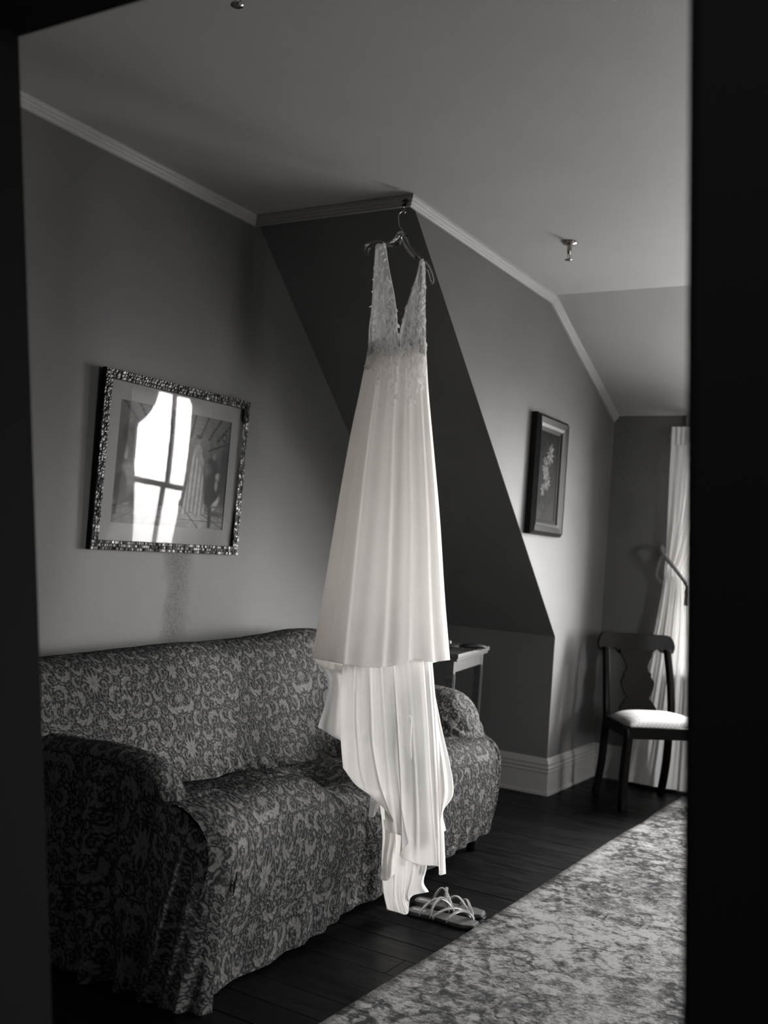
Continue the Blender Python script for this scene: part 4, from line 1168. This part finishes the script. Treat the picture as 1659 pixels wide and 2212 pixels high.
# ================================================================== rug
RX0, RX1, RY0, RY1 = .96, 5.50, -1.30, 1.342
n, m = 120, 90
X, Y = np.meshgrid(np.linspace(RX0, RX1, n), np.linspace(RY0, RY1, m), indexing='ij')
Z = .009 + .0016 * smooth_noise(X, Y, 6, 3)
edge_w = .004 * np.sin(X * 2.3 + .6) * np.clip((Y - .9) / .44, 0, 1) + .010 * np.exp(-((X - 4.75) / .18) ** 2) * np.clip((Y - .9) / .44, 0, 1)
P = np.stack([X, Y - edge_w, Z], -1)
rug = tag(grid_mesh('area_rug', P, 'worn_rug'), 'large worn oriental rug with faded pattern on the dark floorboards', 'rug')
md = rug.modifiers.new('thickness', 'SOLIDIFY'); md.thickness = .008; md.offset = -1
path = [(P[i, -1, 0], P[i, -1, 1] + .002, .0065) for i in range(n)]
MB().tube(path, .0062, 8).build('binding', 'rug_binding', rug, True)

# ================================================================== side table beyond the settee
tb = thing('side_table', 'dark wooden side table between settee and sloping wall', 'table', (4.02, 2.0, 0), None, (0, 0, math.radians(12)))
c_far = on_axis(1058, 1396, 2, .755)
ux = np.array([math.cos(math.radians(12)), math.sin(math.radians(12))])
W_, D_ = .60, .36
org = c_far[:2] - ux * W_
tb.location = (org[0], org[1], 0)
MB().box(0, W_, 0, D_, .735, .755).build('table_top', 'table_top_wood', tb, bevel=.003)
MB().box(.006, W_ - .006, .006, D_ - .006, .722, .736).build('moulding', 'table_wood', tb, bevel=.002)
MB().box(.045, W_ - .06, .024, .040, .672, .724).build('apron', 'table_wood', tb)
MB().box(.045, W_ - .06, D_ - .040, D_ - .024, .672, .724).build('apron', 'table_wood', tb)
for lx in (.020, W_ - .062):
    for ly in (.020, D_ - .056):
        l = MB().box(lx, lx + .036, ly + .003, ly + .036, 0, .722)
        for q in range(3): l.box(lx + .006 + q * .010, lx + .010 + q * .010, ly, ly + .004, .02, .665)
        l.build('leg', 'table_wood', tb)
MB().box(.04, W_ - .04, .03, D_ - .03, .30, .318).build('shelf', 'table_wood', tb)
MB().box(.02, W_ - .02, .028, .040, .42, .455).build('rail', 'table_wood', tb)
# things lying on it
def rot2(a, b_): return (org[0] + ux[0] * a - ux[1] * b_, org[1] + ux[1] * a + ux[0] * b_)
bp = on_axis(1000, 1400, 2, .765)
hb = thing('hairbrush', 'black hairbrush lying on the side table top', 'hairbrush', (bp[0], bp[1], .756), None, (0, 0, math.radians(-38)))
MB().tube([(-.12, 0, .016), (-.06, 0, .014), (-.01, 0, .013)], [.010, .008, .007], 10).build('handle', 'black_plastic', hb, True)
MB().tube(spline([(-.02, 0, .016), (.01, 0, .020), (.06, 0, .022), (.10, 0, .018), (.115, 0, .014)], 14), [.006, .020, .026, .020, .006], 14, flat=.5).build('head', 'black_plastic', hb, True)
br = MB()
for i in range(9):
    for j in range(-2, 3): br.tube([(.005 + i * .011, j * .007, .018), (.005 + i * .011, j * .008, .001)], .0009, 4)
tag(br.build('bristles', 'black_plastic', hb), kind='stuff')
bp = on_axis(968, 1393, 2, .775)
ja = thing('small_jar', 'small pale round-capped jar on the side table beside the hairbrush', 'jar', (bp[0], bp[1], .756))
MB().lathe([(.014, 0), (.016, .003), (.016, .020), (.012, .024)], (0, 0, 0), 18).build('body', 'black_plastic', ja, True)
MB().lathe([(.013, .024), (.014, .026), (.014, .036), (.010, .040)], (0, 0, 0), 18).build('cap', 'grey_plastic', ja, True)

# ================================================================== chair
BL, BR_ = on_axis(1312, 1543, 2, .42), on_axis(1449, 1548, 2, .42)
cw = np.array([BR_[0] - BL[0], BR_[1] - BL[1]]); wid = float(np.linalg.norm(cw))
chx = .37
chair = thing('dining_chair', 'dark wooden chair with urn-shaped splat and pale upholstered seat by the curtain', 'chair',
              (BL[0] + cw[0] * .5, BL[1] + cw[1] * .5, 0), None, (0, 0, math.atan2(cw[1], cw[0])))
print('CHAIR', BL, BR_, wid)
hw = wid / 2
# local: x to the sitter's right side of the picture, y to the back, z up; seat at .42
SH = .42
def bent(pts, w, d_, nm):
    mb_ = MB(); pts = spline(pts, 18); prof_ = [(-w / 2, -d_ / 2), (w / 2, -d_ / 2), (w / 2, d_ / 2), (-w / 2, d_ / 2)]
    return mb_.sweep(prof_, pts, [((1, 0, 0), (0, 1, 0))] * len(pts)).build(nm, 'dark_wood', chair, True, bevel=.004)
for s_ in (-1, 1):
    bent([(s_ * (hw + .0), .0, SH - .05), (s_ * (hw + .004), .01, SH + .06), (s_ * (hw + .002), .035, SH + .20), (s_ * (hw - .002), .060, SH + .30), (s_ * (hw - .004), .070, SH + .345)], .030, .034, 'back_post')
    bent([(s_ * hw, .0, SH), (s_ * (hw + .002), .012, .32), (s_ * (hw + .004), .025, .17), (s_ * (hw + .006), .055, .04), (s_ * (hw + .006), .070, 0)], .030, .036, 'leg')
    fx_ = s_ * (hw + .055)
    bent([(fx_, -.325, SH - .012), (fx_, -.330, .34), (fx_, -.315, .22), (fx_, -.310, .10), (fx_, -.320, .0115 if s_ > 0 else .0)], .034, .040, 'leg')
    MB().prism([(s_ * hw - .013, .012, SH - .062), (s_ * hw + .013, .012, SH - .062), (fx_ + .013, -.335, SH - .062), (fx_ - .013, -.335, SH - .062)], (0, 0, .060)).build('seat_rail', 'dark_wood', chair, bevel=.003)
MB().box(-hw - .06, hw + .06, -.348, -.322, SH - .064, SH - .006).build('seat_rail', 'dark_wood', chair, bevel=.005)
MB().box(-hw, hw, -.010, .016, SH - .062, SH).build('seat_rail', 'dark_wood', chair, bevel=.003)
# top rail: curved board with rounded ends and notched lower edge
def board(name, outline, yf, th, ncol=36):
    """outline: list of (x, z_low, z_high); yf(x, z): depth of the face"""
    xs_ = np.linspace(outline[0][0], outline[-1][0], ncol); lo = np.interp(xs_, [o[0] for o in outline], [o[1] for o in outline]); hi = np.interp(xs_, [o[0] for o in outline], [o[2] for o in outline])
    vs, fs = [], []
    for x_, a, b__ in zip(xs_, lo, hi):
        for z_ in (a, (a + b__) / 2, b__):
            vs.append((x_, yf(x_, z_) - th / 2, z_))
        for z_ in (b__, (a + b__) / 2, a):
            vs.append((x_, yf(x_, z_) + th / 2, z_))
    for i in range(ncol - 1):
        for j in range(6): fs.append((i * 6 + j, i * 6 + (j + 1) % 6, i * 6 + 6 + (j + 1) % 6, i * 6 + 6 + j))
    fs += [(5, 4, 3, 2, 1, 0), tuple((ncol - 1) * 6 + j for j in range(6))]
    return MB().add(vs, fs).build(name, 'dark_wood', chair, False, bevel=.0025)
W2 = hw + .040; zr = SH + .322
tr_ = [(-W2, zr + .030, zr + .048), (-W2 + .006, zr + .008, zr + .066), (-W2 + .020, zr, zr + .092), (-W2 + .045, zr, zr + .098), (-hw + .030, zr + .004, zr + .098), (-hw + .045, zr + .018, zr + .098), (-hw + .062, zr + .020, zr + .098), (-hw + .080, zr + .006, zr + .098), (-hw + .092, zr - .012, zr + .098)]
tr_ += [(-a, b_, c_) for a, b_, c_ in tr_[::-1]]
board('top_rail', tr_, lambda x_, z_: .072 + .030 * math.cos(x_ / W2 * 1.5) + (z_ - zr) * .10, .022, 60)
# splat: vase outline
sp_ = [(0.000, .070), (.03, .074), (.07, .055), (.09, .040), (.10, .050), (.14, .062), (.17, .066), (.20, .052), (.215, .056), (.225, .044), (.25, .040), (.28, .050), (.31, .062), (.335, .064)]
vs, fs = [], []; zz = np.linspace(0, .335, 44)
for i, z_ in enumerate(zz):
    w_ = np.interp(z_, [a for a, b_ in sp_], [b_ for a, b_ in sp_]) * hw / .125; yb_ = .012 + .06 * (z_ / .335) ** 1.3
    for x_, dy in ((-w_, .0), (0, .001), (w_, .0)): vs.append((x_, yb_ + dy, SH + z_))
    for x_, dy in ((w_, .012), (0, .013), (-w_, .012)): vs.append((x_, yb_ + dy, SH + z_))
for i in range(len(zz) - 1):
    for j in range(6): fs.append((i * 6 + j, i * 6 + (j + 1) % 6, i * 6 + 6 + (j + 1) % 6, i * 6 + 6 + j))
fs += [(5, 4, 3, 2, 1, 0), tuple((len(zz) - 1) * 6 + j for j in range(6))]
MB().add(vs, fs).build('splat', 'dark_wood', chair)
# upholstered drop-in seat, domed
U_, V_ = np.meshgrid(np.linspace(-1, 1, 40), np.linspace(-1, 1, 40), indexing='ij')
yy = -.160 + V_ * .156; wv = np.interp(yy, [-.32, 0], [hw + .040, hw - .012]); xx = U_ * wv
dome = (1 - np.abs(U_) ** 4) ** .5 * (1 - np.abs(V_) ** 4) ** .5
grid_mesh('seat_cushion', np.stack([xx, yy, SH - .012 + .055 * dome], -1), 'seat_fabric', chair)

# ================================================================== curtains with tiebacks
def curtain_panel(name, label, y_out, y_in, y_tie, z_tie, y_foot0, y_foot1, xoff=0., sgn=1):
    """sheer panel; y_out is the wall side, y_in the opening side, gathered at y_tie, z_tie"""
    t = thing(name, label, 'curtain', (X4 - .07, (y_out + y_in) / 2, 0), 'sheer curtains at the dormer windows')
    n, m = 150, 170; P = np.zeros((n, m, 3))
    zt_, zb_ = 1.985, .02
    for i, s_ in enumerate(np.linspace(0, 1, n)):
        z_ = zt_ + (zb_ - zt_) * s_
        k_ = (zt_ - z_) / (zt_ - z_tie)
        if k_ < 1:
            # inner edge swags down to the tie along a curve
            e = k_ ** 2.2
            ya = y_out + (y_tie[0] - y_out) * k_ ** 2; yb_ = y_in + (y_tie[1] - y_in) * e
        else:
            q = (z_tie - z_) / (z_tie - zb_); e = 1 - (1 - q) ** 2.2
            ya = y_tie[0] + (y_foot0 - y_tie[0]) * (q ** 1.15); yb_ = y_tie[1] + (y_foot1 - y_tie[1]) * e
        a = np.linspace(0, 1, m); y = ya + (yb_ - ya) * a
        dens = abs(yb_ - ya)
        amp = .005 + .008 * np.clip(1 - dens / .5, 0, 1)
        pin = math.exp(-((z_ - z_tie) / .05) ** 2)
        x_ = X4 - .065 + xoff - .02 * pin + amp * (1 - .55 * pin) * (np.sin(a * 34 + 1.5 * math.sin(z_ * 2)) * .8 + .4 * np.sin(a * 71 + z_ * 2)) - .05 * np.clip((z_tie - z_) / z_tie, 0, 1) * (1 - np.abs(a - .5))
        head = abs(z_ - 1.905) < .012
        P[i] = np.stack([x_ if z_ < 1.93 else X4 - .065 + xoff + .008 * np.sin(a * 90), y, np.full(m, z_)], -1)
    rel(grid_mesh('panel', P, 'sheer_curtain', None), t)
    # heading: doubled band with rod pocket
    hp_ = np.stack(np.meshgrid(np.linspace(1.985, 1.885, 8), np.linspace(y_out, y_in, 120), indexing='ij'), -1)
    P2 = np.stack([X4 - .078 + xoff + .006 * np.sin((hp_[..., 1] - y_out) * 220) + 0 * hp_[..., 0], hp_[..., 1], hp_[..., 0]], -1)
    rel(grid_mesh('heading', P2, 'sheer_curtain', None), t)
    return t
def tieback(label, y_wall, y_a, y_b, z_, sgn=1, tassel=True):
    t = thing('tieback', label, 'tieback', (X4 - .03, y_wall, z_ + .1), 'rope tiebacks of the curtains')
    xf = X4 - .128
    pts = [(X4 - .005, y_wall, z_ + .10), (X4 - .06, y_wall - .0 * sgn, z_ + .115), (xf, y_a, z_ + .085), (xf - .012, (y_a + y_b) / 2, z_ + .01), (xf, y_b, z_ - .075)]
    pts2 = [(X4 - .005, y_wall, z_ + .10), (X4 - .03, y_wall + .018 * sgn, z_ + .02), (X4 - .04, y_wall + .022 * sgn, z_ - .045), (X4 - .026, y_a + .012 * sgn, z_ - .085), (X4 - .018, y_a - .01 * sgn, z_ - .095)]
    for pp_, r_ in ((pts, .014), (pts2, .011)):
        c = spline(pp_, 60); mb_ = MB()
        for ph in (0, 2.1, 4.2):                               # three strands twisted together
            q = [c[i] + np.array([math.cos(i * .55 + ph), 0, math.sin(i * .55 + ph)]) * r_ * .42 for i in range(60)]
            mb_.tube(q, r_ * .62, 6)
        rel(mb_.build('rope', 'rope_cord', None, True), t)
    if tassel:
        b0 = np.array(pts[-1])
        rel(MB().lathe([(.004, .03), (.011, .022), (.008, .008), (.013, 0), (.014, -.014), (.012, -.020)], b0 + [0, -.005 * sgn, -.035], 14).build('tassel_head', 'rope_cord', None, True), t)
        fr = MB(); r_ = random.Random(3)
        for i in range(40):
            a = r_.uniform(0, 6.28); q = r_.uniform(.2, 1) * .011
            fr.tube([b0 + [q * math.cos(a), -.005 * sgn + q * math.sin(a), -.050], b0 + [1.4 * q * math.cos(a), -.005 * sgn + 1.4 * q * math.sin(a), -.112 - r_.uniform(0, .006)]], .0011, 4)
        rel(tag(fr.build('fringe', 'rope_cord', None), kind='stuff'), t)
    return t
w0, w1 = WINS[0]
curtain_panel('curtain', 'sheer white curtain tied back beside the dining chair', 1.555, 1.16, (1.545, 1.405), 1.20, 1.72, 1.33)
tieback('rope tieback with tassel round the curtain behind the dining chair', 1.575, 1.55, 1.405, 1.20)
curtain_panel('curtain', 'white curtain tied back on the right of the dormer window nearest the flower painting', .50, .86, (.515, .66), 1.15, .42, .70)
tieback('rope tieback at the right side of the dormer window nearest the flower painting', .49, .515, .66, 1.15, -1)
curtain_panel('curtain', 'white curtain hanging straight beside the dormer window farther from the painting', .33, .125, (.33, .125), 1.15, .34, .10)
curtain_panel('curtain', 'white curtain tied back at the far right of the farther dormer window', -.72, -.20, (-.71, -.46), 1.60, -.74, -.22)
tieback('rope tieback at the far right side of the dormer window farther from the flower painting', -.73, -.71, -.46, 1.60, -1)
for k, (a, b_) in enumerate(((1.57, .48), (.35, -.74))):
    r_ = tag(MB().tube([(X4 - .065, a, 1.935), (X4 - .065, b_, 1.935)], .007, 10).build('curtain_rod', 'trim_paint', None, True), 'white curtain rod over the dormer window %s the flower painting' % ('nearest' if k == 0 else 'farther from'), 'curtain rod')
